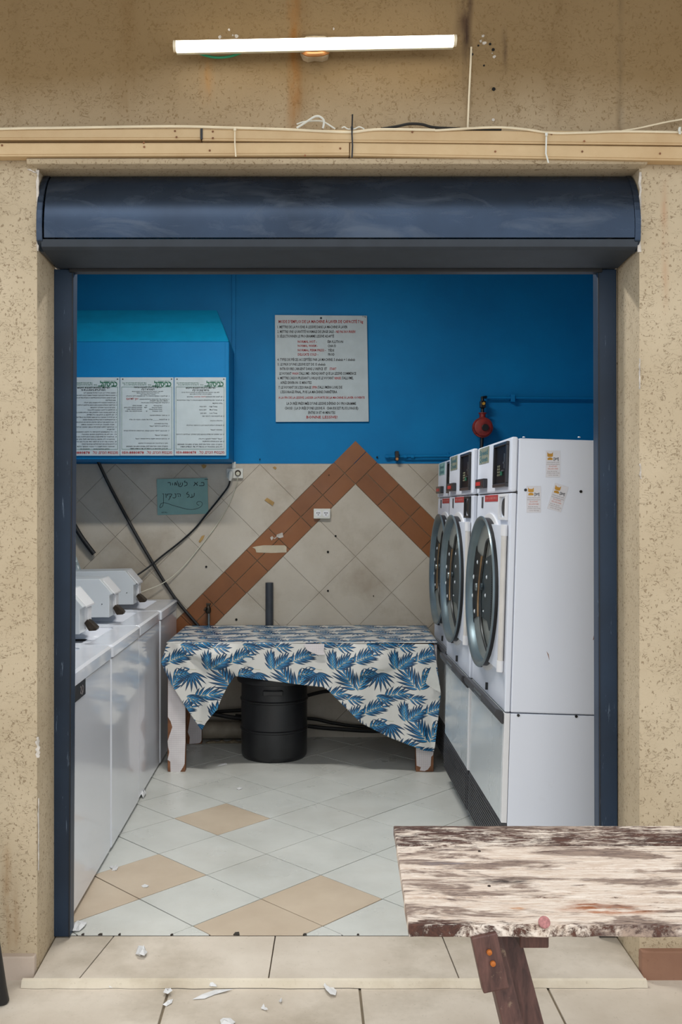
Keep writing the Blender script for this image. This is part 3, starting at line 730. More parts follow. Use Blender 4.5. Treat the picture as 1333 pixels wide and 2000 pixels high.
# deck with a rounded well
def rrect(x0, x1, y0, y1, r, n=6):
    out = []
    for cx, cy, a0 in ((x1-r,y1-r,0),(x0+r,y1-r,90),(x0+r,y0+r,180),(x1-r,y0+r,270)):
        for k in range(n+1):
            q = math.radians(a0+90*k/n); out.append((cx+r*math.cos(q), cy+r*math.sin(q)))
    return out
def deck(hole):
    b = MB(); n = 28
    outer = rrect(WX-.66, WX+.006, W0+g-.002, W0+WW-g+.002, .022); o2 = rrect(WX-.655, WX-.004, W0+g+.003, W0+WW-g-.005, .018)
    inner = rrect(WX-.46, WX-.115, W0+.08, W0+.62, .03)
    well = rrect(WX-.45, WX-.150, W0+.12, W0+.58, .03)
    rings = [(outer,.848),(outer,.893),(o2,.902),(inner,.900),(inner,.897),(well,.855)]
    for ring, z in rings: b.v += [(x,y,z) for x, y in ring]
    n = len(outer)
    for i in range(len(rings)-1):
        for k in range(n): b.f.append((i*n+k, i*n+(k+1)%n, (i+1)*n+(k+1)%n, (i+1)*n+k)); b.m.append(0)
    k0 = (len(rings)-1)*n
    if hole:
        cx, cy = WX-.2975, W0+.35; c0 = len(b.v)
        for x, y in well:
            q = math.atan2(y-cy, x-cx); b.v.append((cx+.125*math.cos(q), cy+.20*math.sin(q), .855))
        for k in range(n): b.f.append((k0+k, k0+(k+1)%n, c0+(k+1)%n, c0+k)); b.m.append(0)
        c1 = len(b.v)
        for k in range(n):
            x, y, z = b.v[c0+k]; b.v.append((x, y, .60))
        for k in range(n): b.f.append((c0+k, c0+(k+1)%n, c1+(k+1)%n, c1+k)); b.m.append(1)
        b.f.append(tuple(range(c1, c1+n))); b.m.append(1)
    else:
        b.f.append(tuple(range(k0, k0+n))); b.m.append(0)
    return b
dk = deck(False).build('top_deck', [M['wash'], M['dirt']], wr, smooth=True)
# rear console and coin box
cy0, cy1 = .345, .58
pts = [(-.655,.90),(-.655,1.105),(-.275,1.112),(-.205,1.030),(-.222,1.022),(-.222,.903)]
prf = [(x+0.0, z) for x, z in pts]
b = MB(); b.prism([(WX+x, W0+cy0, z) for x, z in prf], (0,cy1-cy0,0)); cb = b.build('coin_box', M['console'], wr, bevel=.003)
b = MB(); b.prism([(WX-.270,W0+cy0+.04,1.110),(WX-.200,W0+cy0+.04,1.032),(WX-.200,W0+cy0+.04,1.022),(WX-.262,W0+cy0+.04,1.095)], (0,.17,0)); b.build('meter_hood', M['trim'], cb, bevel=.002)
b = MB(); b.box(WX-.235, WX-.205, W0+cy0+.10, W0+cy0+.17, .93, 1.02); b.build('coin_slide_plate', M['trim'], cb, bevel=.002)
b = MB(); b.prism([(WX-.222,W0+cy0+.09,.945),(WX-.208,W0+cy0+.09,.962),(WX-.188,W0+cy0+.09,.948),(WX-.160,W0+cy0+.09,.922),(WX-.165,W0+cy0+.09,.908),(WX-.20,W0+cy0+.09,.906)], (0,.055,0)); b.build('coin_slide', M['tap'], cb, bevel=.003)
MB().lathe([(.003,0),(.003,-.002)], (WX-.262, W0+cy0, .975), 'y', 8).build('screw', M['charcoal'], cb)
B(-.655,-.50,.03,cy0-.02,.90,1.06).build('console', M['console'], wr, bevel=.008)
B(-.60,-.05,.05,WW-.05,.0,.015).build('base', M['charcoal'], wr)
wlabels = ['nearest white top-loading washer, dark nameplate on its front, beside the left rail',
           'second white top-loading washer from the doorway, its tub hole open',
           'third white top-loading washer from the doorway, between the open one and the rearmost',
           'rearmost white top-loading washer, next to the tiled back wall']
washers = []
for i in range(4):
    o = wr if i == 0 else copy_tree(wr)
    o.location = (WX+(0,.002,-.002,.003)[i], W0+i*WW+(.0,.0,.0,.0)[i], 0)
    tag(o, wlabels[i], 'washing machine', 'white top-loading washers along the left wall'); washers.append(o)
# nameplate on the first washer, open tub on the second
P = [W(145.7,1341,3.44),W(165,1325.5,3.59),W(165,1357,3.59),W(145.7,1371,3.44)]
b = MB(); y0_, y1_ = 3.44, 3.60
b.box(WX-.002, WX+.004, y0_, y1_, .785, .848-.0); np_ = b.build('nameplate', M['black'], washers[0], bevel=.001)
b = MB(); co, fs = glyphs('QS', .01)
b.add([(WX+.0046, y1_-.03-c_[0]*.045, .800+c_[1]*.045) for c_ in co], fs); b.build('emblem', M['greyink'], np_)
for ch in list(washers[1].children):
    if ch.name.startswith('top_deck'):
        d2 = deck(True).build('top_deck', [M['wash'], M['dirt']], wr, smooth=True); me = d2.data; bpy.data.objects.remove(d2); ch.data = me
# pale sheet propped behind the washers
b = MB(); N = 10
rr = random.Random(3); grid = []
for i in range(N+1):
    for j in range(N+1):
        u, v = i/N, j/N
        x0 = 100+ (138-100)*u; 
        xr = 138+26*math.pow(v, .8)  # right edge leans outwards going down
        px = 92+(xr-92)*u; py = 1066+ (1128-1066)*v+6*(1-u)*0
        d = 6.02-.05*math.sin(u*7+v*2)*.5-.03*rr.random()
        grid.append(W(px, py, d))
b.add(grid, [(i*(N+1)+j,(i+1)*(N+1)+j,(i+1)*(N+1)+j+1,i*(N+1)+j+1) for i in range(N) for j in range(N)])
sh_ = b.build('plastic_sheet', M['bag'], smooth=True); s_ = sh_.modifiers.new('solid','SOLIDIFY'); s_.thickness = .004
tag(sh_, 'crumpled pale grey plastic sheet standing behind the rear washer by the left rail', 'plastic sheet')

# ---- dryers (local frame: front plane x=0, near side y=0)
DWd = .722
dr = empty('tumble_dryer', (0,0,0)); DD = 1.0
def DBX(x0,x1,y0,y1,z0,z1): return MB().box(x0,x1,y0,y1,z0,z1)
DBX(.024,DD,.002,DWd-.002,.09,.698).build('lower_cabinet', M['white'], dr, bevel=.003)
DBX(.024,DD,.002,DWd-.002,.702,1.774).build('upper_cabinet', M['white'], dr, bevel=.006)
# front shell: frame round the fascia
DBX(0,.022,.021,DWd,.271,.699).build('lint_panel', M['lowp'], dr, bevel=.004)
DBX(0,.022,0,.020,.271,.699).build('corner_post', M['trim'], dr, bevel=.002)
DBX(-.004,.022,0,DWd,1.564,1.779).build('control_housing', M['white'], dr, bevel=.008, seg=3)
DBX(0,.022,0,DWd,.704,1.559).build('door_panel', M['white'], dr, bevel=.004)
DBX(.01,.03,.004,DWd-.004,1.556,1.568).build('shadow_gap', M['black'], dr)
# kick plate with ribs
kp = DBX(-.002,.03,.004,DWd-.004,.085,.268).build('kick_plate', M['charcoal'], dr, bevel=.003)
b = MB()
for k in range(12): b.box(-.0055,-.001,.012,DWd-.012,.094+k*.0142,.094+k*.0142+.007)
b.build('rib', M['charcoal'], kp); 
# long dark bar handle of the lint drawer
b = MB(); b.prism([(-.004,.006,.705),(-.034,.006,.716),(-.040,.006,.700),(-.034,.006,.684),(-.008,.006,.655),(-.001,.006,.655)], (0,DWd-.012,0)); hb = b.build('bar_handle', M['charcoal'], dr, bevel=.003)
DBX(-.0385,-.030,.30,.46,.688,.712).build('grip_plate', M['steel'], hb, bevel=.002)
b = MB(); b.box(-.010,0,.34,.35,.725,.755); b.build('latch_pin', M['black'], dr)
# control window
fr = MB()
for y0,y1,z0,z1 in ((.040,.300,1.752,1.765),(.040,.300,1.585,1.600),(.040,.054,1.60,1.752),(.286,.300,1.60,1.752)): fr.box(-.016,.0,y0,y1,z0,z1)
cw = fr.build('control_window', M['panelblk'], dr, bevel=.002)
DBX(-.0065,.002,.054,.286,1.598,1.754).build('control_face', M['darkglass'], cw)
DBX(-.009,-.006,.10,.115,1.66,1.72).build('coin_chute', M['steel'], cw); DBX(-.012,-.006,.095,.12,1.678,1.686).build('chute_lip', M['steel'], cw)
b = MB()
for i in range(2):
    for j in range(4): b.lathe([(.0045,-.010),(.0045,-.006)], (0,.20+i*.03,1.635+j*.012), 'x', 8)
bt = b.build('buttons', M['stick'], cw); bt['kind'] = 'stuff'; DBX(-.011,-.006,.145,.17,1.632,1.650).build('start_button', M['green'], cw, bevel=.001)
DBX(-.012,-.006,.11,.15,1.648,1.654).build('coin_return', M['steel'], cw)
b = MB(); b.prism([(-.006,.335+.008*math.cos(q*PI/6),1.735+.014*math.sin(q*PI/6)) for q in range(12)], (.004,0,0)); b.build('lock', M['black'], dr)
sk = DBX(-.0058,-.004,.45,.675,1.700,1.772).build('sticker', M['stick'], dr)
b = MB()
for s, zb, k in (('Speed',1.738,.036),('Queen',1.708,.036)):
    co, fs = glyphs(s, .02); wdt = co[:,0].max()-co[:,0].min()
    b.add([(-.0062, .665-(c_[0]-co[:,0].min())*.19/wdt, zb+c_[1]*k) for c_ in co], fs)
b.build('script_lettering', M['tealink'], sk)
ds = DBX(-.024,-.004,.47,.66,1.588,1.630).build('display', M['panelblk'], dr, bevel=.003)
b = MB(); b.box(-.0255,-.0235,.53,.64,1.600,1.617); b.build('red_screen', M['redlcd'], ds)
rl = DBX(-.0015,.001,.25,.53,1.528,1.556).build('red_label', M['red'], dr)
b = MB(); co, fs = glyphs('STEP 1 LOAD STEP 2', 0.01); wdt = co[:,0].max(); b.add([(-.0019, .51-c_[0]*.24/wdt, 1.538+c_[1]*.012) for c_ in co], fs); b.build('label_print', M['pink_ink'], rl)
# coin box recess (white frame with a dark oval)
fr = MB()
for y0,y1,z0,z1 in ((.045,.185,1.545,1.556),(.045,.185,1.452,1.463),(.045,.060,1.463,1.545),(.170,.185,1.463,1.545)): fr.box(-.012,.0,y0,y1,z0,z1)
cf = fr.build('pull_frame', M['trim'], dr, bevel=.001)
b = MB(); b.prism([(-.003,.115+.045*math.cos(q*PI/8),1.504+.036*math.sin(q*PI/8)) for q in range(16)], (.004,0,0)); b.build('pull_recess', M['black'], cf)
DBX(-.003,.001,.57,.60,1.500,1.550).build('side_label', M['charcoal'], dr)
# door
YC, ZC, RD = .400, 1.140, .325
dx = -.026
b = MB(); b.lathe([(.338,.001),(.338,-.006),(.330,-.008)], (0,YC,ZC), 'x', 64); b.build('door_flange', M['trim'], dr, smooth=True)
bq = MB(); vq = []
for r, h in ((.311,.0),(.318,-.002),(.318,-.036),(.311,-.036)):
    vq += [(h, YC+r*math.cos(2*PI*k/72), ZC+r*math.sin(2*PI*k/72)) for k in range(72)]
bq.add(vq, [(i*72+k,i*72+(k+1)%72,((i+1)%4)*72+(k+1)%72,((i+1)%4)*72+k) for i in range(4) for k in range(72)])
door = bq.build('door', M['black'], dr, smooth=True)
prof_r = [(.310,-.026),(.318,-.034),(.324,-.036),(RD,-.040),(.322,-.044),(.314,-.043),(.306,-.037),(.300,-.022),(.288,-.006)]
b = MB(); vs = []; n = 72
for r, h in prof_r:
    for k in range(n): q = 2*PI*k/n; vs.append((h, YC+r*math.cos(q), ZC+r*math.sin(q)))
b.add(vs, [(i*n+k,i*n+(k+1)%n,(i+1)*n+(k+1)%n,(i+1)*n+k) for i in range(len(prof_r)-1) for k in range(n)]); b.build('rim', M['rim'], door, smooth=True)
b = MB(); vs = [(.012,YC,ZC)]; rings = 5
for i in range(1, rings+1):
    r = .292*i/rings; h = .004-.004*(i/rings)**2
    vs += [(h, YC+r*math.cos(2*PI*k/n), ZC+r*math.sin(2*PI*k/n)) for k in range(n)]
fs = [(0,1+k,1+(k+1)%n) for k in range(n)]+[(1+i*n+k,1+(i+1)*n+k,1+(i+1)*n+(k+1)%n,1+i*n+(k+1)%n) for i in range(rings-1) for k in range(n)]
vs = [(x-.012, y, z) for x, y, z in vs]
b.add(vs, fs); b.build('drum_dish', M['bowl'], door, smooth=True)
# details seen in the glass, traced on the plane of the first dryer's door
D1X, D1Y = .787, 3.655
def toloc(cx, cy, xo):
    px, py = 900+cx/6.058, 990+cy/6.061; Xp = D1X+xo; d = Xp*F/(px-CX); z = HC-(py-CY)*d/F
    return Vector((xo, d-D1Y, z))
def inside(p, r=.287):
    v = Vector((p.y-YC, p.z-ZC)); 
    if v.length > r: v = v*(r/v.length)
    return Vector((p.x, YC+v.x, ZC+v.y))
XO = -.0165
dp1 = [(150,430),(178,445),(185,520),(232,575),(238,700),(218,900),(210,1100),(208,1290),(165,1335),(145,1460),(115,1480),(104,1200),(100,900),(112,650),(130,520)]
dp2 = [(425,430),(400,500),(385,545),(340,575),(290,610),(262,720),(250,900),(248,1100),(262,1300),(330,1350),(355,1465),(410,1480),(455,1300),(470,1100),(475,900),(460,650)]
b = MB(); b.prism([inside(toloc(x,y,XO)) for x, y in dp1], (.003,0,0)); b.build('dark_plate', M['darkglass'], door)
b = MB(); b.prism([inside(toloc(x,y,XO)) for x, y in dp2], (.003,0,0)); b.build('plate_reflection', M['teal'], door)  # dimmer second set of shapes models a reflection in the glass
b = MB(); b.tube([inside(toloc(x,y,XO-.003)) for x, y in ((250,585),(243,700),(232,850),(226,945),(222,1100),(222,1200),(226,1300))], .0065, 8); b.build('centre_rod', M['brass'], door, smooth=True)
b = MB(); b.tube(smooth_path([inside(toloc(x,y,XO-.002), .272) for x, y in ((375,290),(310,400),(285,550),(258,750),(247,950),(252,1250),(285,1500),(350,1740))],5), .007, 8); b.build('seal_groove', M['black'], door, smooth=True)
for x, y, r in ((203,945,.019),(268,945,.017)):
    MB().lathe([(r,-.003),(r*.9,-.009),(.0,-.013)], inside(toloc(x,y,XO)), 'x', 16).build('hub_bolt', M['steel'] if x < 220 else M['teal'], door, smooth=True)  # the dim right-hand one is the first bolt's modelled reflection
b = MB()
for x, y, r in ((205,655,.010),(165,828,.011),(158,1050,.010),(187,1235,.010),(315,655,.008),(318,833,.009),(308,1050,.009),(292,1235,.005)):
    b.lathe([(r,-.002),(r*.6,-.005),(0,-.006)], inside(toloc(x,y,XO)), 'x', 10)
b.build('rivets', M['trim'], door, smooth=True)
b = MB()
for i in range(6):
    for j in range(34):
        cx = 372+i*16; cy = 540+j*27+(13 if i % 2 else 0)
        p = toloc(cx, cy, XO-.0012); q = inside(p, .270)
        if (p-q).length > 1e-4: continue
        if cy < 600+(80-i*14): continue
        b.add([p+Vector((0,.0085*math.cos(k*PI/3),.0045*math.sin(k*PI/3))) for k in range(6)], [(0,1,2,3,4,5)])
pf = b.build('perforation', M['dirt'], door, recalc=False); pf['kind'] = 'stuff'
b = MB(); b.lathe([(.292,-.030),(.292,-.031)], (0,YC,ZC), 'x', 64); b.build('glass', M['glass'], door)
b = MB(); zt, zb_ = 1.432, .860
arc = []
for k in range(17):
    z = zt-(zt-zb_)*k/16; dzv = z-ZC; y = YC-math.sqrt(max(.322**2-dzv**2, 0)); arc.append((-.022, y, z))
b.prism([(-.022,.052,zt)]+arc+[(-.022,.052,zb_)], (.018,0,0)); b.build('hinge_plate', M['white'], door, bevel=.001)
MB().tube([(-.014,.042,zb_),(-.014,.042,zt)], .0115, 12).build('hinge_rod', M['hinge'], door, smooth=True)
for z in (zt-.02, zb_+.015): MB().lathe([(.014,-.022),(.014,.022)], (-.014,.044,z), 'z', 14).build('hinge_knuckle', M['trim'], door, smooth=True)
MB().box(-.020,-.004,YC+.05,YC+.13,ZC-.338,ZC-.315).build('door_catch', M['charcoal'], dr, bevel=.003)
# feet
for x, z0 in ((.05,.0),(.90,.03)):
    for y in (.04, DWd-.09): DBX(x,x+.05,y,y+.05,z0,.092).build('foot', M['dwood'], dr)
d_info = [(.758-.271*.0305, 3.655, 1.75, 'nearest tall white dryer, side panel with three stickers, beside the right rail'),
          (.752-.27*.0205, 4.385, 1.15, 'middle tall white tumble dryer of the three on the right'),
          (.772, 5.115, 1.7, 'farthest tall white tumble dryer, nearest the tiled back wall')]
dryers = []
for i, (x, y, tl, lb) in enumerate(d_info):
    o = dr if i == 0 else copy_tree(dr)
    o.location = (x, y, .0); o.rotation_euler = (0, math.radians(tl), 0)
    tag(o, lb, 'tumble dryer', 'white tumble dryers along the right wall'); dryers.append(o)
for o in dryers[1:]:
    for ch in o.children:
        if ch.name.startswith('pull_frame'):
            ch.data = ch.data.copy(); ch.data.materials[0] = M['black']
        if ch.name.startswith('sticker') and o is dryers[2]:
            ch.data = ch.data.copy(); ch.data.materials[0] = M['note']
# side panel details of the nearest dryer (side lies at y = 0 of its frame)
dnear = dryers[0]
ca, sa = math.cos(math.radians(1.75)), math.sin(math.radians(1.75)); ox = d_info[0][0]
def side(px, py, dy=-.0015):
    p = W(px, py, 3.657); vx, vz = p.x-ox, p.z
    return Vector((vx*ca-vz*sa, .002+dy, vx*sa+vz*ca))
dnear['_w'] = (0,0,0)
for px, py in ((1027,957),(1135,960),(1013,1397),(1126,1399)):
    MB().lathe([(.0055,-.004),(.0055,.001)], side(px,py,0), 'y', 12).build('screw', M['black'], dnear)
for px in (1027, 1136): MB().lathe([(.006,0),(.004,.004)], side(px,853.5)+Vector((0,.03,0)), 'z', 10).build('top_screw', M['trim'], dnear)
for pts in ([(1162,1233),(1163,1240),(1160,1250),(1159,1250)], [(1068,1272),(1072,1278),(1074,1290),(1071,1280)]):
    MB().prism([side(x,y,-.001) for x, y in pts], (0,.001,0)).build('scratch', M['wood'], dnear)
def sticker(cx, cy, ang, label):
    a = math.radians(ang)
    def T(u, v, dy=-.0016): return side(cx+u*math.cos(a)-v*math.sin(a), cy+u*math.sin(a)+v*math.cos(a), dy)
    sk = empty('service_sticker', (0,0,0))
    o = MB().prism([T(u,v) for u, v in ((-14,-26),(14,-26),(14,26),(-14,26))], (0,.0012,0)).build('paper_label', M['stickp'], dnear)
    bpy.data.objects.remove(sk); lab(o, label)
    g_ = MB(); f = lambda pts: g_.add([T(u,v,-.0020) for u, v in pts], [tuple(range(len(pts)))])
    f([(-11,-23),(-8.5,-20),(-2.5,-20),(0,-23),(0,-15),(-2,-13.5),(-9,-13.5),(-11,-15)]); f([(-10.5,-11),(-7,-12.5),(-4,-12.5),(-.5,-11),(-.5,-7.5),(-10.5,-7.5)])
    g_.build('gold_emblem', M['gold'], o, recalc=False)
    k_ = MB(); ptext(k_, '[נאו]', 1.5, 11, -7.6, 4.2, 0, .03, .6, tf=lambda x, y: T(x,y,-.0020)); k_.build('dark_lettering', M['ink'], o, recalc=False)
    p_ = MB(); ptext(p_, '02-6273455', -8, 8, 6, 2.6, 0, .02, .7, tf=lambda x, y: T(x,y,-.0020)); ptext(p_, '052-603-9080', -10, 10, 11, 3, 0, .02, .7, tf=lambda x, y: T(x,y,-.0020)); p_.build('red_lettering', M['pink_ink'], o, recalc=False)
    q_ = MB()
    for v, u0, u1, s in ((-2,-12,12,'תיקון מכונות כביסה'),(2,-12.5,12.5,'מייבשים תעשייתיים ושירות'),(15.5,-11,8,'שירות עד הבית'),(19,-12,12.5,'מכירה קניה והשכרה'),(23,-9,10,'שירות ארצי')):
        ptext(q_, rev(s), u0, u1, v, 1.5, 0, .01, .55, tf=lambda x, y: T(x,y,-.0020))
    q_.build('grey_lettering', M['greyink'], o, recalc=False)
sticker(1080.5, 906, 0, 'small upright service sticker, topmost'); sticker(1043, 975, 0, 'small upright service sticker beside the screw'); sticker(1090, 972, 17, 'small service sticker stuck on aslant')

# ---- table with patterned cloth
tb = empty('work_table', (0, 5.7, 0)); tag(tb, 'low table with torn grid-laminate legs standing under the leaf cloth by the back wall', 'table')
ZTT = .733
MB().box(-.79, .722, 5.315, 6.09, ZTT-.025, ZTT-.004).build('tabletop', M['wood'], tb)
MB().box(-.785, .735, 5.318, 5.34, ZTT-.16, ZTT-.025).build('apron', M['grid'], tb)
MB().box(.712, .738, 5.322, 5.9, ZTT-.13, ZTT-.012).build('apron', M['grid'], tb)
def leg(px0, px1, d, lam, seed=0):
    x0, x1 = W(px0,0,d).x, W(px1,0,d).x
    o = MB().box(x0, x1, d, d+.05, 0, ZTT-.02).build('leg', M['wood'], tb, bevel=.003)
    MB().prism([W(x,y,d-.003) for x, y in lam], (0,.0035,0)).build('laminate', M['grid'], o)
f1 = lambda L: [(310+x/4.3, 1320+y/4.3) for x, y in L]
f2 = lambda L: [(620+x/4.76, 1340+y/4.76) for x, y in L]
leg(327.5, 362, 5.325, f1([(80,-250),(225,-250),(225,560),(218,740),(210,760),(180,808),(100,808),(98,720),(75,705),(90,640),(80,600),(75,550),(95,490),(115,430),(100,380),(78,345)]))
leg(813, 847.5, 5.325, f2([(925,-350),(1085,-350),(1085,600),(1078,640),(1060,660),(1055,740),(1030,775),(1000,790),(955,785),(965,755),(925,740),(920,600)]))
leg(365, 394, 5.95, [(368,1240),(394,1240),(394,1446),(391,1451),(386,1452),(370,1453),(371,1440),(367,1430),(372,1400)])
leg(812, 842, 5.95, [(814,1240),(842,1240),(842,1452),(816,1452)])

# printed leaf pattern, generated here
def leaf_image():
    S = 1.6  # pixels per millimetre
    Wd, Hd = int(350*S), int(292*S)
    img = np.ones((Hd, Wd, 3), np.float32)*np.array([216,214,208], np.float32)/255
    rg = random.Random(21)
    L_ = lambda *c: np.array(c)/255
    navy, blue, pale, olive = L_(8,34,58), L_(22,128,190), L_(150,202,228), L_(150,146,92)
    def paint(fn, x0, x1, y0, y1):
        xs_ = np.arange(int(x0)-2, int(x1)+3); ys_ = np.arange(int(y0)-2, int(y1)+3)
        X, Y = np.meshgrid(xs_, ys_); col, al = fn(X.astype(float), Y.astype(float))
        fx, fy = X % Wd, Y % Hd; al = al[..., None]
        img[fy, fx] = img[fy, fx]*(1-al)+col*al
    def leaflet(bx, by, ang, L, wd, tone, curl):
        L = L*1.12
        ca_, sa_ = math.cos(ang), math.sin(ang); ex, ey = bx+L*ca_, by+L*sa_
        def fn(X, Y):
            dx, dy = X-bx, Y-by; u = (dx*ca_+dy*sa_)/L; v = (-dx*sa_+dy*ca_)
            uu = np.clip(u, 0, 1); v = v-curl*L*uu*uu
            half = 1.12*wd*np.power(np.sin(PI*np.power(uu, .75)), .8)*(1-.25*uu)+.05
            al = np.clip((half-np.abs(v))*1.2, 0, 1)*((u > 0)&(u < 1))
            sd = v/half
            body = np.clip(1.15-np.abs(sd-.15)*1.3, 0, 1)*np.clip(1.35-uu*1.35, 0, 1)
            col = navy*(1-body[..., None])+blue*body[..., None]
            l_ = (np.clip(.75-uu*1.3, 0, 1)*tone*np.clip(1-np.abs(sd)*1.1, 0, 1)*1.1).clip(0, 1)[..., None]
            col = col*(1-l_)+pale*l_
            return col, al
        m = wd+abs(curl)*L
        paint(fn, min(bx,ex)-m, max(bx,ex)+m, min(by,ey)-m, max(by,ey)+m)
    def stem(p, q, r=1.1):
        x0, y0 = p; x1, y1 = q
        def fn(X, Y):
            dx, dy = x1-x0, y1-y0; LL = math.hypot(dx, dy)+1e-6; u = np.clip(((X-x0)*dx+(Y-y0)*dy)/LL**2, 0, 1)
            return np.broadcast_to(olive, X.shape+(3,)), np.clip(r*S-np.hypot(X-x0-u*dx, Y-y0-u*dy), 0, 1)
        paint(fn, min(x0,x1)-5, max(x0,x1)+5, min(y0,y1)-5, max(y0,y1)+5)
    def frond(x, y, a0, L, bend, left, right, spread, ll, wd, tone, curl=.10, tip=.8):
        """x, y in mm; left/right: how many leaflets each side"""
        x, y, L, ll, wd = x*S, y*S, L*S, ll*S, wd*S; n = 24; pts = []; a = math.radians(a0)
        for i in range(n+1): pts.append((x, y, a)); x += L/n*math.cos(a); y += L/n*math.sin(a); a += math.radians(bend)/n
        jobs = []
        for sg, cnt in ((-1, left), (1, right)):
            for j in range(cnt):
                t = .08+.90*(j+.5*(sg > 0)*.6)/cnt; px_, py_, a_ = pts[min(n, int(t*n))]
                jobs.append((t, px_, py_, a_+sg*math.radians(spread*(1.15-.60*t)+rg.uniform(-3,3)), ll*(.62+.5*math.sin(PI*min(1,t*.85+.12)))*rg.uniform(.92,1.06), sg))
        for t, px_, py_, an, l_, sg in sorted(jobs): leaflet(px_, py_, an, l_, wd, tone, -sg*curl)
        leaflet(*pts[-1], ll*tip, wd*.9, tone, 0)
        for i in range(n): stem(pts[i][:2], pts[i+1][:2])
    frond(215, 262, -125, 95, 20, 5, 4, 48, 88, 8.0, .35, .05)      # broad one rising to the left
    def fan(x, y, a0, a1, n, ll, wd, tone, hook):
        x, y = x*S, y*S
        for j in range(n):
            t = j/(n-1); an = math.radians(a0+(a1-a0)*t); off = 14*S*t
            leaflet(x-off, y+off*.2, an, ll*S*(.72+.34*math.sin(PI*(t*.8+.15))), wd*S, tone, hook*(1-t))
    frond(225, 268, -62, 90, 22, 4, 4, 40, 74, 7.5, .8)
    fan(18, 168, 10, 205, 11, 92, 8.2, .35, .18)
    frond(46, 150, 178, 34, 20, 0, 0, 40, 50, 5, .3)
    frond(122, 150, -40, 105, 14, 6, 6, 42, 62, 6.5, .75)
    frond(112, 152, -92, 78, 16, 5, 5, 38, 54, 6.5, 1.0)
    frond(232, 108, -30, 120, 22, 7, 6, 44, 64, 6.0, .6)
    frond(20, 305, -20, 120, 24, 6, 5, 44, 62, 6.5, .6)
    frond(255, 180, -14, 75, 16, 4, 4, 44, 52, 6.0, .7)
    frond(150, 20, 12, 70, -16, 4, 3, 44, 50, 6.0, .5)
    frond(322, 300, 30, 60, -20, 4, 3, 44, 56, 6.5, .6)
    im = bpy.data.images.new('leaf_print', Wd, Hd); px_ = np.ones((Hd, Wd, 4), np.float32); px_[..., :3] = img[::-1].clip(0, 1)
    im.pixels.foreach_set(px_.ravel()); im.update(); im.pack(); return im
IMG = leaf_image()
def m_cloth():
    t = NT('leaf_printed_oilcloth'); uv = t.n('ShaderNodeUVMap'); uv.uv_map = 'UVMap'
    tx = t.n('ShaderNodeTexImage'); tx.image = IMG; tx.extension = 'REPEAT'; t.l(uv.outputs[0], tx.inputs[0])
    t.l(tx.outputs[0], t.b.inputs['Base Color']); t.b.inputs['Roughness'].default_value = .36
    t.bump(t.noise(t.coords('World'), 6, 4), .15, .01); return t.m
M['cloth'] = m_cloth()
def interp(x, P):
    for i in range(len(P)-1):
        if P[i][0] <= x <= P[i+1][0]:
            t = (x-P[i][0])/max(P[i+1][0]-P[i][0], 1e-6); return P[i][1]+(P[i+1][1]-P[i][1])*t
    return P[-1][1] if x > P[-1][0] else P[0][1]
DF = 5.302
topc = [(315,1292),(326,1257),(332,1255.5),(600,1256.5),(845,1258),(848,1262),(856,1310),(861.5,1352)]
botc = [(315,1294),(333,1334),(362,1380),(394,1427),(402,1412),(412,1400),(424,1388),(422.5,1388),(432,1366),(445,1340),(459,1320.5),(500,1326),(544,1332),(600,1339),(631,1342),(640,1347),(670,1377),(705,1412),(760,1440),(826.5,1466),(849,1468.5),(852,1440),(857,1400),(861.5,1356)]
botc = sorted(botc)
def uvmap(x, z): return ((x+.9+z*.19)/.35, (z-.735)/.292)
def fold(px, v):
    # depth offset towards the camera of the hanging cloth
    f = .004+.006*math.sin(px*.045+v*2)+.004*math.sin(px*.11)
    if px < 470:
        f += .034*v*math.exp(-((px-352)/34)**2)+.020*v*math.exp(-((px-408)/9)**2)-.016*v*math.exp(-((px-385)/8)**2)-.012*v*math.exp(-((px-435)/10)**2)
        f += .018*math.exp(-((px-335)/16)**2)*v
    if px > 640:
        f += .022*v*(.5+.5*math.sin((px-640)*.042))+.020*v*math.exp(-((px-856)/8)**2)
    def sm(q): return 1/(1+math.exp(-max(-30, min(30, q))))
    py_ = 1256+210*v
    if 338 < px < 468:
        sl = py_-(1270+(px-340)*.40); f += .034*min(1, (px-338)/50)*min(1, (468-px)/18)*sm(-sl/1.6)*min(1, (py_-1256)/22)
    if 650 < px < 790:
        sl = py_-(1336-(px-650)*.26); f += .018*min(1, (px-650)/20)*min(1, (790-px)/50)*sm(-sl/2)*min(1, (py_-1256)/30)
    k = px*.62+v*58
    f += .010*math.exp(-((px-(345+110*v))/12)**2)*(1 if px < 470 else 0)
    return max(f, .002)
NX, NZ = 240, 70
verts = []; uvs = []
for i in range(NX+1):
    px = 315+(861.5-315)*i/NX; yt, yb = interp(px, topc), interp(px, botc); yb = max(yb, yt+1)
    for j in range(NZ+1):
        v = j/NZ; py = yt+(yb-yt)*v; vv = (py-1256)/210
        d = DF-fold(px, max(vv, 0))*(1 if j else .15)
        p = W(px, py, d); verts.append(p)
        # print follows the cloth: sideways drift where it bunches
        uvs.append(uvmap(p.x+(.05*max(0, vv)*math.sin((px-330)*.03) if px < 470 else 0), p.z))
faces = [(i*(NZ+1)+j,(i+1)*(NZ+1)+j,(i+1)*(NZ+1)+j+1,i*(NZ+1)+j+1) for i in range(NX) for j in range(NZ)]
n0 = len(verts); TX, TY = 60, 24
for i in range(TX+1):
    for j in range(TY+1):
        v = j/TY; xl, xr = -.797+.012*v, .742+.035*v; x = xl+(xr-xl)*i/TX; y = DF+(6.095-DF)*v
        z = ZTT+.002+.0012*math.sin(x*9+y*5); verts.append(Vector((x, y, z))); uvs.append(uvmap(x, ZTT+(y-DF)))
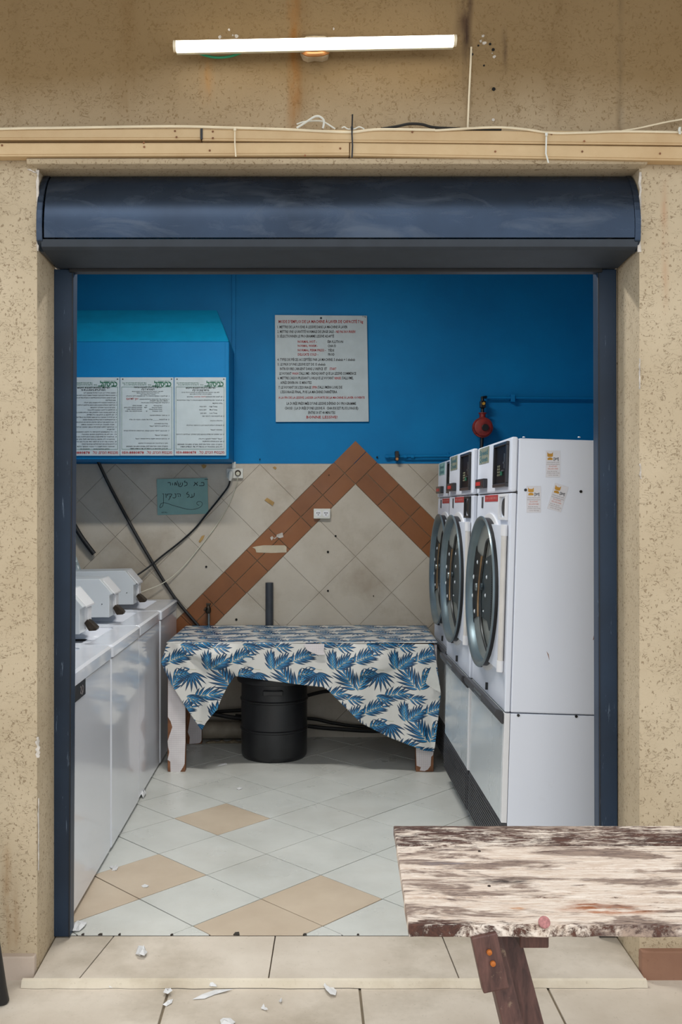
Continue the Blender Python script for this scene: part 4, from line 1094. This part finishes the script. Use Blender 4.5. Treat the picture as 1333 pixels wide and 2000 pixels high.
faces += [(n0+i*(TY+1)+j,n0+(i+1)*(TY+1)+j,n0+(i+1)*(TY+1)+j+1,n0+i*(TY+1)+j+1) for i in range(TX) for j in range(TY)]
mb = MB().add(verts, faces); cl = mb.build('tablecloth', M['cloth'], smooth=True, recalc=False)
uvl = cl.data.uv_layers.new(name='UVMap'); li = np.empty(len(cl.data.loops), np.int32); cl.data.loops.foreach_get('vertex_index', li)
uvl.data.foreach_set('uv', np.array(uvs, np.float32)[li].ravel())
s_ = cl.modifiers.new('solid','SOLIDIFY'); s_.thickness = .0012; s_.offset = 1
tag(cl, 'white oilcloth printed with blue palm leaves draped unevenly over the low table', 'tablecloth')
b = MB(); fc = [(846,1294),(851,1300),(857,1325),(861.5,1353),(850,1347),(836,1338),(832,1334),(838,1315)]
b.prism([W(x,y,DF-.052) for x, y in fc], (0,.0015,0)); lab(b.build('turned_corner', M['under'], cl), 'plain white underside folded over')
b = MB(); b.prism([W(x,y,DF-.022) for x, y in ((592,1257.5),(634,1257.5),(633,1272),(636,1279),(620,1279),(600,1270),(597,1264))], (0,.0015,0)); lab(b.build('grid_patch', M['grid'], cl), 'pale grid-patterned patch at the front edge')
b = MB(); b.prism([W(x,y,DF-.024) for x, y in ((474,1287),(480,1284),(492,1285),(494,1290),(486,1294),(478,1290))], (0,.0015,0)); lab(b.build('torn_flap', M['under'], cl), 'small white torn flap')

# ---- barrel bin
bc = W(536, 0, 5.69); bn = empty('barrel_bin', (bc.x, 5.69, 0)); tag(bn, 'black ribbed plastic barrel bin with a wide rim standing under the table', 'bin')
pr_ = [(.0,.004),(.186,.0),(.196,.012),(.199,.03),(.2,.155),(.2,.166),(.206,.172),(.206,.180),(.2,.186),(.2,.335),(.2,.340),(.206,.346),(.206,.354),(.2,.360),(.199,.47)]
pr_in = [(.192,.47),(.19,.02),(.0,.02)]
MB().lathe(pr_+pr_in, (bc.x,5.69,0), 'z', 48).build('body', M['barrel'], bn, smooth=True)
MB().lathe([(.199,.452),(.222,.458),(.226,.470),(.226,.488),(.220,.500),(.20,.508),(.0,.514)], (bc.x,5.69,0), 'z', 48).build('lid', M['barrel'], bn, smooth=True)
MB().box(bc.x-.06, bc.x+.06, 5.470, 5.50, .40, .43).build('handle', M['barrel'], bn, bevel=.006)

# ---- pipes and hoses near the back wall
b = MB().tube([W(-20,0,6.04)*1.0+Vector((0,0,0))]*1+[W(300,0,6.04)], .01) if False else None
o = MB().tube([(-.845,6.055,.066),(-.30,6.055,.066)], .056, 20).build('drain_pipe', M['drain'], smooth=True); tag(o, 'thick stained off-white drain pipe on the floor under the table', 'pipe')
p = W(450,1440,5.98); b = MB()
rr = random.Random(9); ring = [(p.x-.13+.26*k/10, rr.uniform(.006,.022)) for k in range(11)]
b.prism([(p.x-.16,5.965,0)]+[(x,5.965,h) for x, h in ring]+[(p.x+.14,5.965,0)], (0,.03,0)); tag(b.build('mortar_lump', M['crumb'], bevel=.004), 'rough lump of old mortar in front of the drain pipe', 'mortar')
cable('hose', [W(480,1400,6.10),W(600,1403,6.08),W(650,1412,6.07),W(700,1419,6.07),W(760,1421,6.07),W(850,1420,6.08)], .011, M['rubber'], 'upper of two black hoses sagging along the wall foot right of the bin', 'hose', n=8)
cable('hose', [W(460,1398,6.03),W(600,1418,6.02),W(660,1424,6.02),W(740,1428,6.02),W(850,1424,6.03)], .013, M['rubber'], 'lower thicker black hose on the wall foot right of the bin', 'hose', n=8)
cable('hose', [W(395,1396,6.06),W(430,1390,6.06),W(520,1382,6.05),W(610,1356,6.05),W(650,1349,6.06),W(720,1345,6.09)], .012, M['rubber'], 'black hose passing behind the bin at mid height', 'hose', n=8)
cable('hose', [W(390,1388,6.0),W(420,1395,5.98),W(460,1402,5.98),W(520,1408,6.0)], .014, M['rubber'], 'short black hose on the drain pipe left of the bin', 'hose', n=8)
o = MB().tube([W(526.5,1300,6.115)*1, W(526.5,1138,6.115)], .0255, 20); o.v = [(x,y,z) for x, y, z in o.v]
o = o.build('vent_pipe', M['pvc'], smooth=True); tag(o, 'dark grey upright pipe stub rising behind the table', 'pipe')
# tap left of the table
tp = empty('water_tap', W(407,1222,6.09)); tag(tp, 'tarnished water tap rising above the left back corner of the table', 'tap')
MB().tube([W(408,1235,6.10),W(408,1196,6.10)], .0085, 10).build('riser', M['steel'], tp, smooth=True)
MB().lathe([(.012,-.02),(.018,-.012),(.018,.014),(.012,.022),(.008,.04)], W(407,1192,6.09), 'z', 12).build('valve_body', M['tap'], tp, smooth=True)
MB().tube(smooth_path([W(407,1190,6.09),W(402,1188,6.06),W(400,1193,6.05)]), .007, 8).build('spout', M['tap'], tp, smooth=True)
MB().box(*sorted((W(403,0,6.09).x,W(412,0,6.09).x)), 6.08, 6.10, W(0,1182,6.09).z, W(0,1178,6.09).z).build('handle', M['tap'], tp, bevel=.002)

# ---- hood (boxed duct) on the back wall with the three signs
hz = empty('wall_cabinet', (-.9, 6.0, 1.8)); tag(hz, 'bright blue painted boxed hood high on the back wall at the left', 'hood')
XH = W(447.5,0,5.70).x; XH0 = -1.655
zb, zf = W(0,897,5.70).z, W(0,667,5.70).z
MB().box(XH0, XH, 5.70, BW, zb, zf).build('carcass', M['blue'], hz, bevel=.006)
MB().box(XH0, W(440,0,5.695).x, 5.694, 5.70, W(0,889,5.70).z, W(0,668.5,5.70).z).build('front_panel', M['blue'], hz, bevel=.001)
a0 = W(447.5,666,5.70); b0 = Vector((XH, BW, zf)); a1 = W(437,631,5.83); b1 = Vector((W(452,0,BW).x, BW, 2.70)); a2 = W(428,607,6.05); b2 = Vector((W(433,0,BW).x, BW, 2.83))
z1, z2 = W(0,631,5.83).z, W(0,606,5.98).z
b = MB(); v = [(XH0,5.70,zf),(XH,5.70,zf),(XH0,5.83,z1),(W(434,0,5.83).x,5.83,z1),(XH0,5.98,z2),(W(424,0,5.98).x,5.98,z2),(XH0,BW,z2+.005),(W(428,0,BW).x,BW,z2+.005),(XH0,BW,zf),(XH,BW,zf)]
b.add(v, [(0,1,3,2),(2,3,5,4),(4,5,7,6),(1,9,7,5,3),(0,2,4,6,8),(0,8,9,1),(8,6,7,9)]); b.build('sloped_top', M['cyan'], hz, bevel=.008, seg=3)  # paler blue stands in for light falling on the slope

DS = 5.686
def hsign(x0, x1, y0, y1, label, head, lines, tail=True, x1b=None):
    s = empty('instruction_sign', W((x0+x1)/2,(y0+y1)/2,DS)); tag(s, label, 'sign', 'white Hebrew instruction signs on the blue hood')
    MB().prism([W(x0,y0,DS),W(x1,y0,DS),W(x1+.5,y1,DS),W(x0,y1,DS)], (0,.006,0)).build('board', M['board'], s)
    k, r_, g_ = MB(), MB(), MB(); d = DS-.0012
    off = 3
    for px, py in ((x1-4, y0+3.5),(x0+5, y0+3.5)): k.lathe([(.004,-.001),(.004,.001)], W(px,py,d), 'y', 8)
    ptext(g_, rev('כביסקל'), x1-38, x1-4.5, y0+17.5, 8.5, d, .035, .62)
    pline(g_, x1-42, y0+16.8, x1-32, y0+16.8, 1.6, d)
    ptext(g_, rev('שירותי מכבסות'), x1-30, x1-8, y0+8.6, 1.6, d, .01, .55)
    ptext(g_, rev('ציוד למכבסות לתעשיות ולשירות עצמי'), x0+4, x1-53, y0+12.2, 2, d, .01, .55)
    ptext(g_, rev('(לרשות שירותי מלקוחות 1987) בע"מ'), x0+7, x1-53, y0+15.8, 2, d, .01, .55); ptext(g_, rev('שירותי'), x1-50, x1-44, y0+16, 2, d, .01, .55)
    bx0, bx1, by0, by1 = x0+3, x1-3.5, y0+18.8, y1-12.3
    for q in ((bx0,by0,bx1,by0),(bx0,by1,bx1,by1),(bx0,by0,bx0,by1),(bx1,by0,bx1,by1)): pline(g_, *q, .6, d)
    for s_t, xa, xb, y, h, bold in head: ptext(k, rev(s_t), xa, xb, y, h, d, bold, .60)
    for s_t, xa, xb, y, h, colr in lines: ptext(r_ if colr == 'r' else k, rev(s_t) if colr != 'l' else s_t, xa, xb, y, h, d, .016, .60)
    if tail:
        ptext(r_, rev('מכבסת הכרם, טל.'), x1-53, x1-3, y1-3.6, 4.4, d, .02, .6); ptext(r_, '050-8880878', x0+3, x1-58, y1-3.6, 4.8, d, .025, .72)
    k.build('black_lettering', M['ink'], s, recalc=False); r_.build('red_lettering', M['rink'], s, recalc=False); g_.build('green_lettering', M['green'], s, recalc=False)
X3 = lambda c: 338+c/12.118
Y3 = lambda c: 735+c/12.118
X2 = lambda c: 230+c/12.118
X1 = lambda c: 138+c/12.5
Y1 = lambda c: 735+c/12.5
hsign(341, 441.5, 737, 889.5, 'white Hebrew dryer instruction sign, rightmost on the blue hood', 
  [('הוראות הפעלה למכונת הייבוש', X3(305), X3(1005), Y3(292), 2.6, .03), ('ספיד קווין 13 ק"ג', X3(460), X3(855), Y3(348), 2.8, .03)],
  [('לידיעתך! המכונה מופעלת באמצעות מכונת הפעלה מרכזי', X3(205), X3(1100), Y3(392), 1.7, 'k'), ('בחות הפעלה 1 ש"ח ל-2 דק יבוש', X3(400), X3(915), Y3(433), 1.8, 'k'),
   ('1. יש לשים את הכבסים', X3(790), X3(1210), Y3(496), 1.9, 'k'), ('(לאחר סחיטה)', X3(500), X3(780), Y3(496), 1.9, 'r'), ('במייבש', X3(335), X3(480), Y3(496), 1.9, 'k'),
   ('2. יש לבחור את טמפרטורת הייבוש הרצויה ע"י בורר טמפרטורות', X3(95), X3(1210), Y3(578), 1.9, 'k'), ('בלוח הפיקוד:', X3(930), X3(1170), Y3(650), 1.9, 'k'),
   ('High Temp', X3(862), X3(1052), Y3(728), 2, 'l'), ('חום גבוה', X3(630), X3(792), Y3(728), 1.9, 'k'), ('Med Temp', X3(870), X3(1052), Y3(805), 2, 'l'), ('חום בינוני', X3(620), X3(792), Y3(805), 1.9, 'k'), ('Low Temp', X3(870), X3(1052), Y3(884), 2, 'l'), ('חום נמוך', X3(640), X3(792), Y3(884), 1.9, 'k'),
   ('3. יש להכניס כסף לאחור מס', X3(695), X3(1212), Y3(955), 1.9, 'k'), ('הפעולה הרצויה.', X3(875), X3(1170), Y3(1063), 1.9, 'k'), ('4. להתחלת פעולת הייבוש לחץ על כפתור ההפעלה', X3(322), X3(1212), Y3(1172), 1.9, 'k'),
   ('במכונה "Start"', X3(885), X3(1168), Y3(1278), 1.9, 'k'), ('5. אם פותחים את הדלת המייבש בזמן התהליך, יש ללחוץ על כפתור', X3(70), X3(1212), Y3(1385), 1.9, 'k'), ('"Start" "התחל" להמשך הפעולה.', X3(602), X3(1168), Y3(1492), 1.9, 'k'),
   ('6. זמן ייבוש מומלץ כ-30 דקות.', X3(695), X3(1212), Y3(1552), 1.9, 'k'), ('החברה אינה אחראית לנזק שיגרם כתוצאה משימוש', X3(110), X3(1168), Y3(1625), 2.3, 'k'), ('לא נכון במכונות או בניגוד לייעודי הבגדים.תודה', X3(178), X3(1168), Y3(1682), 2.3, 'k')])
hsign(235, 339.3, 737, 889.8, 'white Hebrew washing machine instruction sign, middle one on the blue hood',
  [('הוראות הפעלה למכונת כביסה', X2(388), X2(1042), Y3(275), 2.5, .03), ('לקיבולת 7 ק"ג', X2(562), X2(872), Y3(325), 2.5, .03)],
  [('לידיעתך! המכונה מופעלת באמצעות אסימון מיוחד', X2(340), X2(1080), Y3(368), 1.5, 'k'), ('הפעולה מוצגת של 5-1 ש"ח בלבד', X2(450), X2(980), Y3(405), 1.5, 'k'), ('המכונה אינה נותנת עודף', X2(535), X2(895), Y3(440), 1.5, 'k'),
   ('1. יש להוסיף אבקת כביסה על פני המכונה לפני הפעלה.', X2(195), X2(1222), Y3(478), 1.8, 'k'), ('2. יש לשים עד 7 ק"ג כביסה מלוכלכת במכונה.', X2(510), X2(1222), Y3(555), 1.8, 'k'), ('אין לדחוס', X2(205), X2(488), Y3(555), 3.2, 'r'), ('המידה 2/3 כמו פלסטיק', X2(762), X2(1188), Y3(592), 1.8, 'k'),
   ('3. יש לבחור את הטמפרטורת המים הרצויה', X2(558), X2(1222), Y3(636), 1.8, 'k'), ('Normal Hot', X2(855), X2(1053), Y3(705), 1.8, 'l'), ('Normal Warm', X2(812), X2(1053), Y3(750), 1.8, 'l'), ('Warm Perm Press', X2(742), X2(1053), Y3(792), 1.8, 'l'), ('Delicate Cold', X2(825), X2(1053), Y3(836), 1.8, 'l'),
   ('חם', X2(655), X2(702), Y3(705), 1.8, 'k'), ('פושר', X2(622), X2(702), Y3(750), 1.8, 'k'), ('קר', X2(665), X2(702), Y3(836), 1.8, 'k'), ('תוכנית רגילה', X2(352), X2(572), Y3(705), 1.8, 'k'), ('תוכנית לכביסה ללא גיהוץ', X2(150), X2(575), Y3(750), 1.8, 'k'), ('תוכנית לכביסה עדינה', X2(215), X2(572), Y3(792), 1.8, 'k'), ('תוכנית לכביסה צמר עדינה', X2(178), X2(575), Y3(836), 1.8, 'k'),
   ('4. יש לסגור את דלת המכונה', X2(762), X2(1222), Y3(935), 1.8, 'k'), ('5. יש להכניס ______ ש"ח של מטבע הכסף 15 ש"ח', X2(278), X2(1222), Y3(1036), 1.9, 'k'), ('בחריצים המתאימים', X2(870), X2(1188), Y3(1132), 1.8, 'k'), ('6. יש ללחוץ על כפתור "Start"', X2(755), X2(1222), Y3(1190), 1.8, 'k'),
   ('7. אם ברצונך להוסיף מרכך כביסה, יש להמתין עד תחילת הנורית', X2(145), X2(1222), Y3(1300), 1.8, 'k'), ('השטיפה "Rinse"', X2(878), X2(1188), Y3(1405), 1.8, 'k'), ('8. עם סיום הכביסה תכבה נורית הכביסה "Start"', X2(415), X2(1222), Y3(1488), 1.8, 'k'), ('ניתן או יש להעביר את הכבסים אל המייבש.', X2(485), X2(1188), Y3(1595), 1.8, 'k'),
   ('החברה אינה אחראית לנזק שיגרם כתוצאה משימוש', X2(205), X2(1188), Y3(1672), 2.3, 'k'), ('לא נכון במכונות או בניגוד לייעודי הבגדים.תודה', X2(295), X2(1188), Y3(1728), 2.3, 'k')])
s1 = ['1. המכונה תופעל אך ורק ע"י מפעיל שהוסמך לכך','2. המכונה מיועדת לייבוש מוצרי טקסטיל שנשטפו במים בלבד ואין לייבש','מוצרים שנוקו בחומרים כימיים דליקים או חומרים נדיפים מסוכנים','ומוצרים דליקים.','3. אין להשאיר המכונה ללא השגחה בזמן פעולה','4. אין לפתוח את דלת המכונה בזמן הייבוש עד לסיום פעולתה המלאה','בטרם נעצר תהליך הייבוש.','5. אין ללחוץ על לחצני המכונה ללא צורך','6. אין לייבש במכונה מוצרי פלסטיק, גומי או ספוג וכדומה במכונה','7. אין להשעין חפצים על הדלת','8. אין להפעיל המכונה עם יש חשש לתקלה בה או דליפת גז','9. אין לאחסן דלקים או חומרים דליקים בסביבת המכונה','10. עם הפסקת זמן פעולתה תופסק הזרמת הגז באופן מיידי ללא','תקלה למכונה, אין להפעיל המכונה מחדש','11. אין לאפשר לילדים לשחק ליד או בתוך המכונה, יש להרחיק','לכל תקופה.','12. על המשתמש להקפיד על ניקיון המסננים','13. אין לגעת בחלקים חמים במכונה','14. יש להשאיר את הדלת סגורה בתום הייבוש ולהוציא את הכבסים','והחברה לא תישא באחריות לכל נזק שיגרם','15. במקרה של ריח גז יש לסגור מיד את ברז הגז הראשי','16. לפרטים נוספים ניתן לפנות למחלקת השירות של החברה','תחזוקה אחת לשנה ע"י טכנאי מוסמך בלבד']
wdt = [(310,1132),(58,1132),(45,1098),(850,1098),(330,1132),(50,1132),(478,1088),(410,1132),(40,1132),(398,1130),(108,1128),(300,1128),(40,1125),(262,1068),(75,1125),(880,1072),(125,1125),(275,1125),(40,1125),(40,1072),(85,1125),(275,1125),(158,1072)]
lns = [(t_, X1(a_), X1(b_), Y1(418+i*59.5), 1.9, 'k') for i, (t_, (a_, b_)) in enumerate(zip(s1, wdt))]
lns += [('טלפון: מחלקת שירות', X1(560), X1(945), Y1(1790), 2, 'k'), ('03-9624299', X1(235), X1(465), Y1(1790), 2, 'l')]
hsign(128, 233.7, 737, 890, 'white Hebrew safety instruction sign, leftmost on the blue hood beside the rail',
  [('הוראות בטיחות למכונת הייבוש', X1(165), X1(955), Y1(298), 2.8, .03), ('המופעלת באמצעות גז', X1(262), X1(850), Y1(352), 2.8, .03)], lns)

# ---- French sign
d = 6.128
fs_ = empty('french_sign', W(629,720,d)); tag(fs_, 'white French washing instructions board on the blue back wall, slightly tilted', 'sign')
MB().prism([W(537.3,615.2,d),W(717.2,616.5,d),W(720.8,823.5,d),W(539,824,d)], (0,.012,0)).build('board', M['board'], fs_, bevel=.001)
K, R_ = MB(), MB(); dd = d-.0015
cx_ = lambda c: 520+c/6.059
cy_ = lambda c: 600+c/6.059
T = [('MODE D\'EMPLOI DE LA MACHINE À LAVER DE CAPACITÉ 7 kg',148,1150,187,36,'r'),('1. METTRE DE LA POUDRE À LESSIVE DANS LA MACHINE À LAVER',135,965,249,32,'k'),('2. METTRE UNE QUANTITÉ NORMALE DE LINGE SALE -',135,818,304,32,'k'),('NE PAS BOURRER!',828,1060,304,30,'r'),
     ('3. SÉLECTIONNER LE PROGRAMME LESSIVE ADAPTÉ',135,805,358,32,'k'),('NORMAL HOT -',375,602,422,30,'r'),('ÉBULLITION',730,912,423,30,'k'),('NORMAL WARM -',375,612,470,28,'r'),('CHAUD',730,830,472,30,'k'),('NORMAL PERM PRESS -',375,708,522,28,'r'),('TIÈDE',735,807,525,30,'k'),
     ('DELICATE COLD -',377,618,573,30,'r'),('FROID',735,812,573,30,'k'),('4. TYPES DE PIÈCES ACCEPTÉES PAR LA MACHINE: 5 shekels + 1 shekels',135,1055,635,32,'k'),('5. LE PRIX D\'UNE LESSIVE EST DE 15 shekels',138,703,690,30,'k'),('INTRODUIRE L\'ARGENT DANS L\'ORIFICE  ET',165,722,744,32,'k'),('START',752,832,744,30,'r'),
     ('LE VOYANT',158,300,800,32,'k'),('WASH',308,384,798,28,'r'),('S\'ALLUME - INDIQUANT QUE LA LESSIVE COMMENCE',392,1066,799,32,'k'),('6. METTRE L\'ASSOUPLISSANT LORSQUE LE VOYANT',138,802,853,32,'k'),('RINSE',812,886,853,30,'r'),('S\'ALLUME,',896,1035,853,32,'k'),('APRÈS ENVIRON 15 MINUTES',170,540,908,32,'k'),
     ('7. LE VOYANT DE L\'ESSORAGE',148,536,964,32,'k'),('SPIN',545,604,962,30,'r'),('S\'ALLUMERA LORS DE',612,902,962,32,'k'),('L\'ESSORAGE FINAL, PUIS LA MACHINE S\'ARRÊTERA',172,842,1018,32,'k'),('A LA FIN DE LA LESSIVE, LAISSER LA PORTE DE LA MACHINE À LAVER OUVERTE',147,1168,1082,26,'r'),
     ('LA DURÉE PRÉSUMÉE D\'UNE LESSIVE DÉPEND DU PROGRAMME',243,1065,1155,32,'k'),('CHOISI  ( LA DURÉE D\'UNE LESSIVE À   CHAUDE EST PLUS LONGUE):',222,1095,1210,32,'k'),('ENTRE 30 ET 40 MINUTES',500,820,1262,32,'k'),('BONNE LESSIVE!',478,846,1316,32,'r'),('7 kg',1140,1185,118,14,'k')]
for s_t, xa, xb, y, h, cc in T: ptext(R_ if cc == 'r' else K, s_t, cx_(xa), cx_(xb), cy_(y), h/6.059, dd, .022)
K.lathe([(.007,-.002),(.007,.001)], W(cx_(651),cy_(129),dd), 'y', 12)
K.build('black_lettering', M['ink'], fs_, recalc=False); R_.build('red_lettering', M['rink'], fs_, recalc=False)

# ---- handwritten note
d = 6.128
nt = MB().prism([W(x,y,d) for x, y in ((306.3,935.8),(405.3,933.5),(407.5,1003.5),(308,1006))], (0,.002,0)).build('handwritten_note', M['note']); tag(nt, 'pale aqua paper note with handwritten Hebrew and a swirl taped to the tiles', 'note')
cv = lambda x, y: W(300+x/11.591, 925+y/11.591, d-.0012)
K = MB()
for pts, t_ in (([(1080,205),(1125,200),(1140,215),(1135,270),(1035,275)],13),([(925,195),(960,225),(1000,270)],14),([(1000,190),(975,225),(960,235)],12),([(945,225),(925,262),(912,278)],13),
    ([(715,160),(700,190),(740,195),(762,215),(755,260),(700,282)],13),([(650,205),(655,250),(630,290),(590,290),(565,275),(560,205)],13),([(605,205),(605,250),(580,262)],11),
    ([(480,265),(490,200),(505,230),(520,265)],13),([(520,265),(530,220),(545,165)],11),([(430,210),(433,262)],12),([(325,205),(365,203),(383,215),(385,265)],13),
    ([(925,440),(915,510),(870,538),(828,538)],13),([(868,470),(872,520),(862,530)],11),([(785,415),(750,460),(800,475),(808,515),(765,540)],13),
    ([(530,460),(590,460),(612,475),(605,520)],12),([(560,500),(570,520)],14),([(480,455),(500,465),(508,520),(480,550),(435,545)],12),([(330,462),(395,462),(415,475),(380,530),(345,600)],12),([(372,500),(374,560)],9),
    ([(305,465),(318,470),(318,500)],12),([(265,465),(282,470),(285,545)],12),([(200,460),(228,462),(226,560),(226,650),(205,740),(150,772),(145,740),(165,690),(215,662),(290,668),(430,715),(600,765),(760,805),(900,810),(1020,780),(1090,730),(1105,680),(1085,645),(1030,630),(985,655),(985,690),(1010,712),(1035,710)],9),
    ([(1160,130),(1235,130)],12)):
    stroke(K, pts, t_, cv)
ptext(K, rev('בית לחם'), 300+185/11.59, 300+310/11.59, 925+890/11.59, 1.8, d-.0012, .01, .55)
K.build('ink_writing', M['ink'], nt, recalc=False)

# ---- sockets, cables, conduit
d = 6.13
so1 = empty('power_socket', W(458,924,d)); tag(so1, 'double wall socket with a white plug, under the thin blue conduit', 'socket')
MB().prism([W(443,915,6.115),W(475,915,6.115),W(475,934,6.115),W(443,934,6.115)], (0,.028,0)).build('box', M['whitep'], so1, bevel=.002)
MB().tube([W(451,925,6.113),W(451,925,6.085),W(450,933,6.078),W(449.5,939,6.08)], [.018,.019,.015,.009], 12).build('white_plug', M['whitep'], so1, smooth=True)
MB().lathe([(.020,-.002),(.020,.004)], W(465,924,6.113), 'y', 20).build('round_plug', M['tap'], so1)
MB().lathe([(.012,-.014),(.014,.0)], W(465,925,6.112), 'y', 14).build('plug_core', M['ivory'], so1, smooth=True)
so2 = empty('power_socket', W(629,1003,d)); tag(so2, 'double wall socket with two round outlets on the brown chevron band', 'socket')
MB().prism([W(613,993.5,6.112),W(646,993.5,6.112),W(645.5,1013,6.112),W(613,1013,6.112)], (0,.028,0)).build('plate', M['whitep'], so2, bevel=.003)
for px in (622, 637):
    f = MB().lathe([(.0225,-.001),(.0225,.003)], W(px,1003,6.111), 'y', 24).build('outlet', M['trim'], so2)
    for ox_, oz_ in ((-.009,.004),(.009,.004),(0,.004),(0,-.008)): MB().lathe([(.0032,-.0022),(.0032,.0)], W(px,1003,6.111)+Vector((ox_,0,oz_)), 'y', 8).build('pin_hole', M['dirt'], f)
o = MB().box(W(453.5,0,6.135).x, W(460.5,0,6.135).x, 6.128, BW, W(0,902,6.135).z, 3.2); cdt = o.build('conduit', M['blue'], bevel=.001); tag(cdt, 'thin blue-painted vertical cable conduit beside the blue hood', 'conduit')
lab(MB().box(W(453.5,0,6.125).x, W(460.5,0,6.125).x, 6.124, BW, W(0,914.5,6.125).z, W(0,902,6.125).z).build('bare_end', M['whitep'], cdt), 'unpainted white lower end')
cable('hanging_cable', [W(449.5,938,6.08),W(446,950,6.10),W(430,972,6.12),W(405,1003,6.125),W(380,1033,6.125),W(350,1060,6.12),W(318,1085,6.12),W(290,1108,6.10),W(258,1130,6.05)], .0062, M['rubber'], 'black cord curving from the socket down to the rear washer', 'cord')
cable('hanging_cable', [W(465,932,6.09),W(459,955,6.125),W(445,990,6.13),W(420,1030,6.13),W(385,1075,6.128),W(355,1110,6.12),W(320,1138,6.10),W(280,1155,6.06),W(266,1160,6.0)], .0034, M['ivory'], 'thin ivory cord hanging from the round plug behind the washers', 'cord')
cable('drain_hose', [W(186,890,6.04),W(192,902,6.06),W(215,950,6.10),W(250,1015,6.115),W(290,1085,6.12),W(340,1165,6.12),W(390,1225,6.12)], .0105, M['rubber'], 'long straight black hose slanting from the blue hood down behind the table', 'hose')
cable('rubber_hose', [W(100,960,6.06),W(128,1000,6.08),W(143,1022,6.09),W(160,1050,6.10),W(184,1082,6.11)], .016, M['rubber'], 'short thick black hose end on the tiles beside the left rail', 'hose', n=10)

# ---- gas pipe and regulator
gp = empty('gas_pipe', W(1050,778,6.1)); tag(gp, 'blue-painted horizontal gas pipe high on the back wall at the right', 'pipe')
MB().tube([W(948,777,6.11),W(1000,777,6.11),W(1235,779,6.11)], .009, 10).build('pipe_run', M['blue'], gp, smooth=True)
MB().box(*sorted((W(999,0,6.1).x,W(1007,0,6.1).x)), 6.095, BW, W(0,785,6.1).z, W(0,770,6.1).z).build('clamp', M['blue'], gp, bevel=.003)
rg = empty('gas_regulator', W(943,837,6.07)); tag(rg, 'round red gas pressure regulator with black valve above the dryers', 'gas regulator')
MB().lathe([(.055,-.012),(.066,-.012),(.066,.012),(.05,.018),(.03,.045)], W(943,835,6.06), 'y', 32).build('body', M['regred'], rg, smooth=True)
MB().lathe([(.048,-.034),(.056,-.030),(.058,-.012)], W(943,835,6.06), 'y', 32).build('cover', M['regred'], rg, smooth=True)
MB().lathe([(.022,-.050),(.022,-.030)], W(946,836,6.06), 'y', 20).build('cap', M['black'], rg, bevel=.002)
b = MB()
for k in range(10): q = 2*PI*k/10; b.lathe([(.005,-.018),(.005,-.010)], W(943,835,6.06)+Vector((.061*math.cos(q),0,.061*math.sin(q))), 'y', 6)
b.build('bolts', M['regred'], rg)
MB().lathe([(.024,-.008),(.026,0),(.020,.006),(.020,.026),(.026,.03),(.026,.036)], W(943,817,6.08), 'z', 14).build('inlet_flange', M['regred'], rg, smooth=True)
MB().tube([W(943,813,6.08),W(943,800,6.08),W(943,776,6.09),W(950,776,6.11)], .011, 10).build('valve_stem', M['black'], rg, smooth=True)
MB().box(*sorted((W(938,0,6.07).x,W(949,0,6.07).x)), 6.05, 6.09, W(0,797,6.07).z, W(0,783,6.07).z).build('valve_body', M['black'], rg, bevel=.006)
MB().lathe([(.010,-.026),(.010,-.018)], W(944,789,6.07), 'y', 12).build('yellow_tag', M['gold'], rg)
MB().tube([W(942,854,6.08),W(941,880,6.08),W(941,930,6.08)], .012, 10).build('outlet_pipe', M['black'], rg, smooth=True)
lp2 = empty('gas_pipe', W(800,892,6.12)); tag(lp2, 'blue-painted pipe run low over the tile edge, left of the dryers, with a black cap', 'pipe')
MB().tube([W(752,892,6.12),W(900,890,6.12)], .008, 10).build('pipe_run', M['blue'], lp2, smooth=True)
MB().tube([W(790,896.5,6.13),W(900,896,6.13)], .006, 8).build('pipe_run', M['blue'], lp2, smooth=True)
for px in (757, 792, 806): MB().tube([W(px-3,892,6.12),W(px+3,892,6.12)], .013, 10).build('fitting', M['blue'], lp2, smooth=True)
MB().box(*sorted((W(772.5,0,6.09).x,W(779.5,0,6.09).x)), 6.085, 6.13, W(0,900,6.09).z, W(0,881,6.09).z).build('black_cap', M['black'], lp2, bevel=.002)
MB().lathe([(.009,-.004),(.009,.0)], W(776,896.5,6.085), 'y', 12).build('orange_button', M['orange'], lp2)
MB().tube([W(876,893,6.12),W(876,884,6.12)], .007, 8).build('elbow', M['blue'], lp2, smooth=True)
# round white lamp just under the door head
lo = MB().lathe([(.0,-.045),(.025,-.041),(.042,-.028),(.048,-.008),(.048,.0)], W(597,521,6.142), 'y', 28).build('round_lamp', M['frost'], smooth=True); tag(lo, 'small round white wall lamp peeking under the shutter at the top', 'lamp')
for o in bpy.data.objects:
    if 'lettering' in o.name or o.name.startswith(('ink_writing','rivets','bolts')): o['kind'] = 'stuff'
    if '_w' in o: del o['_w']
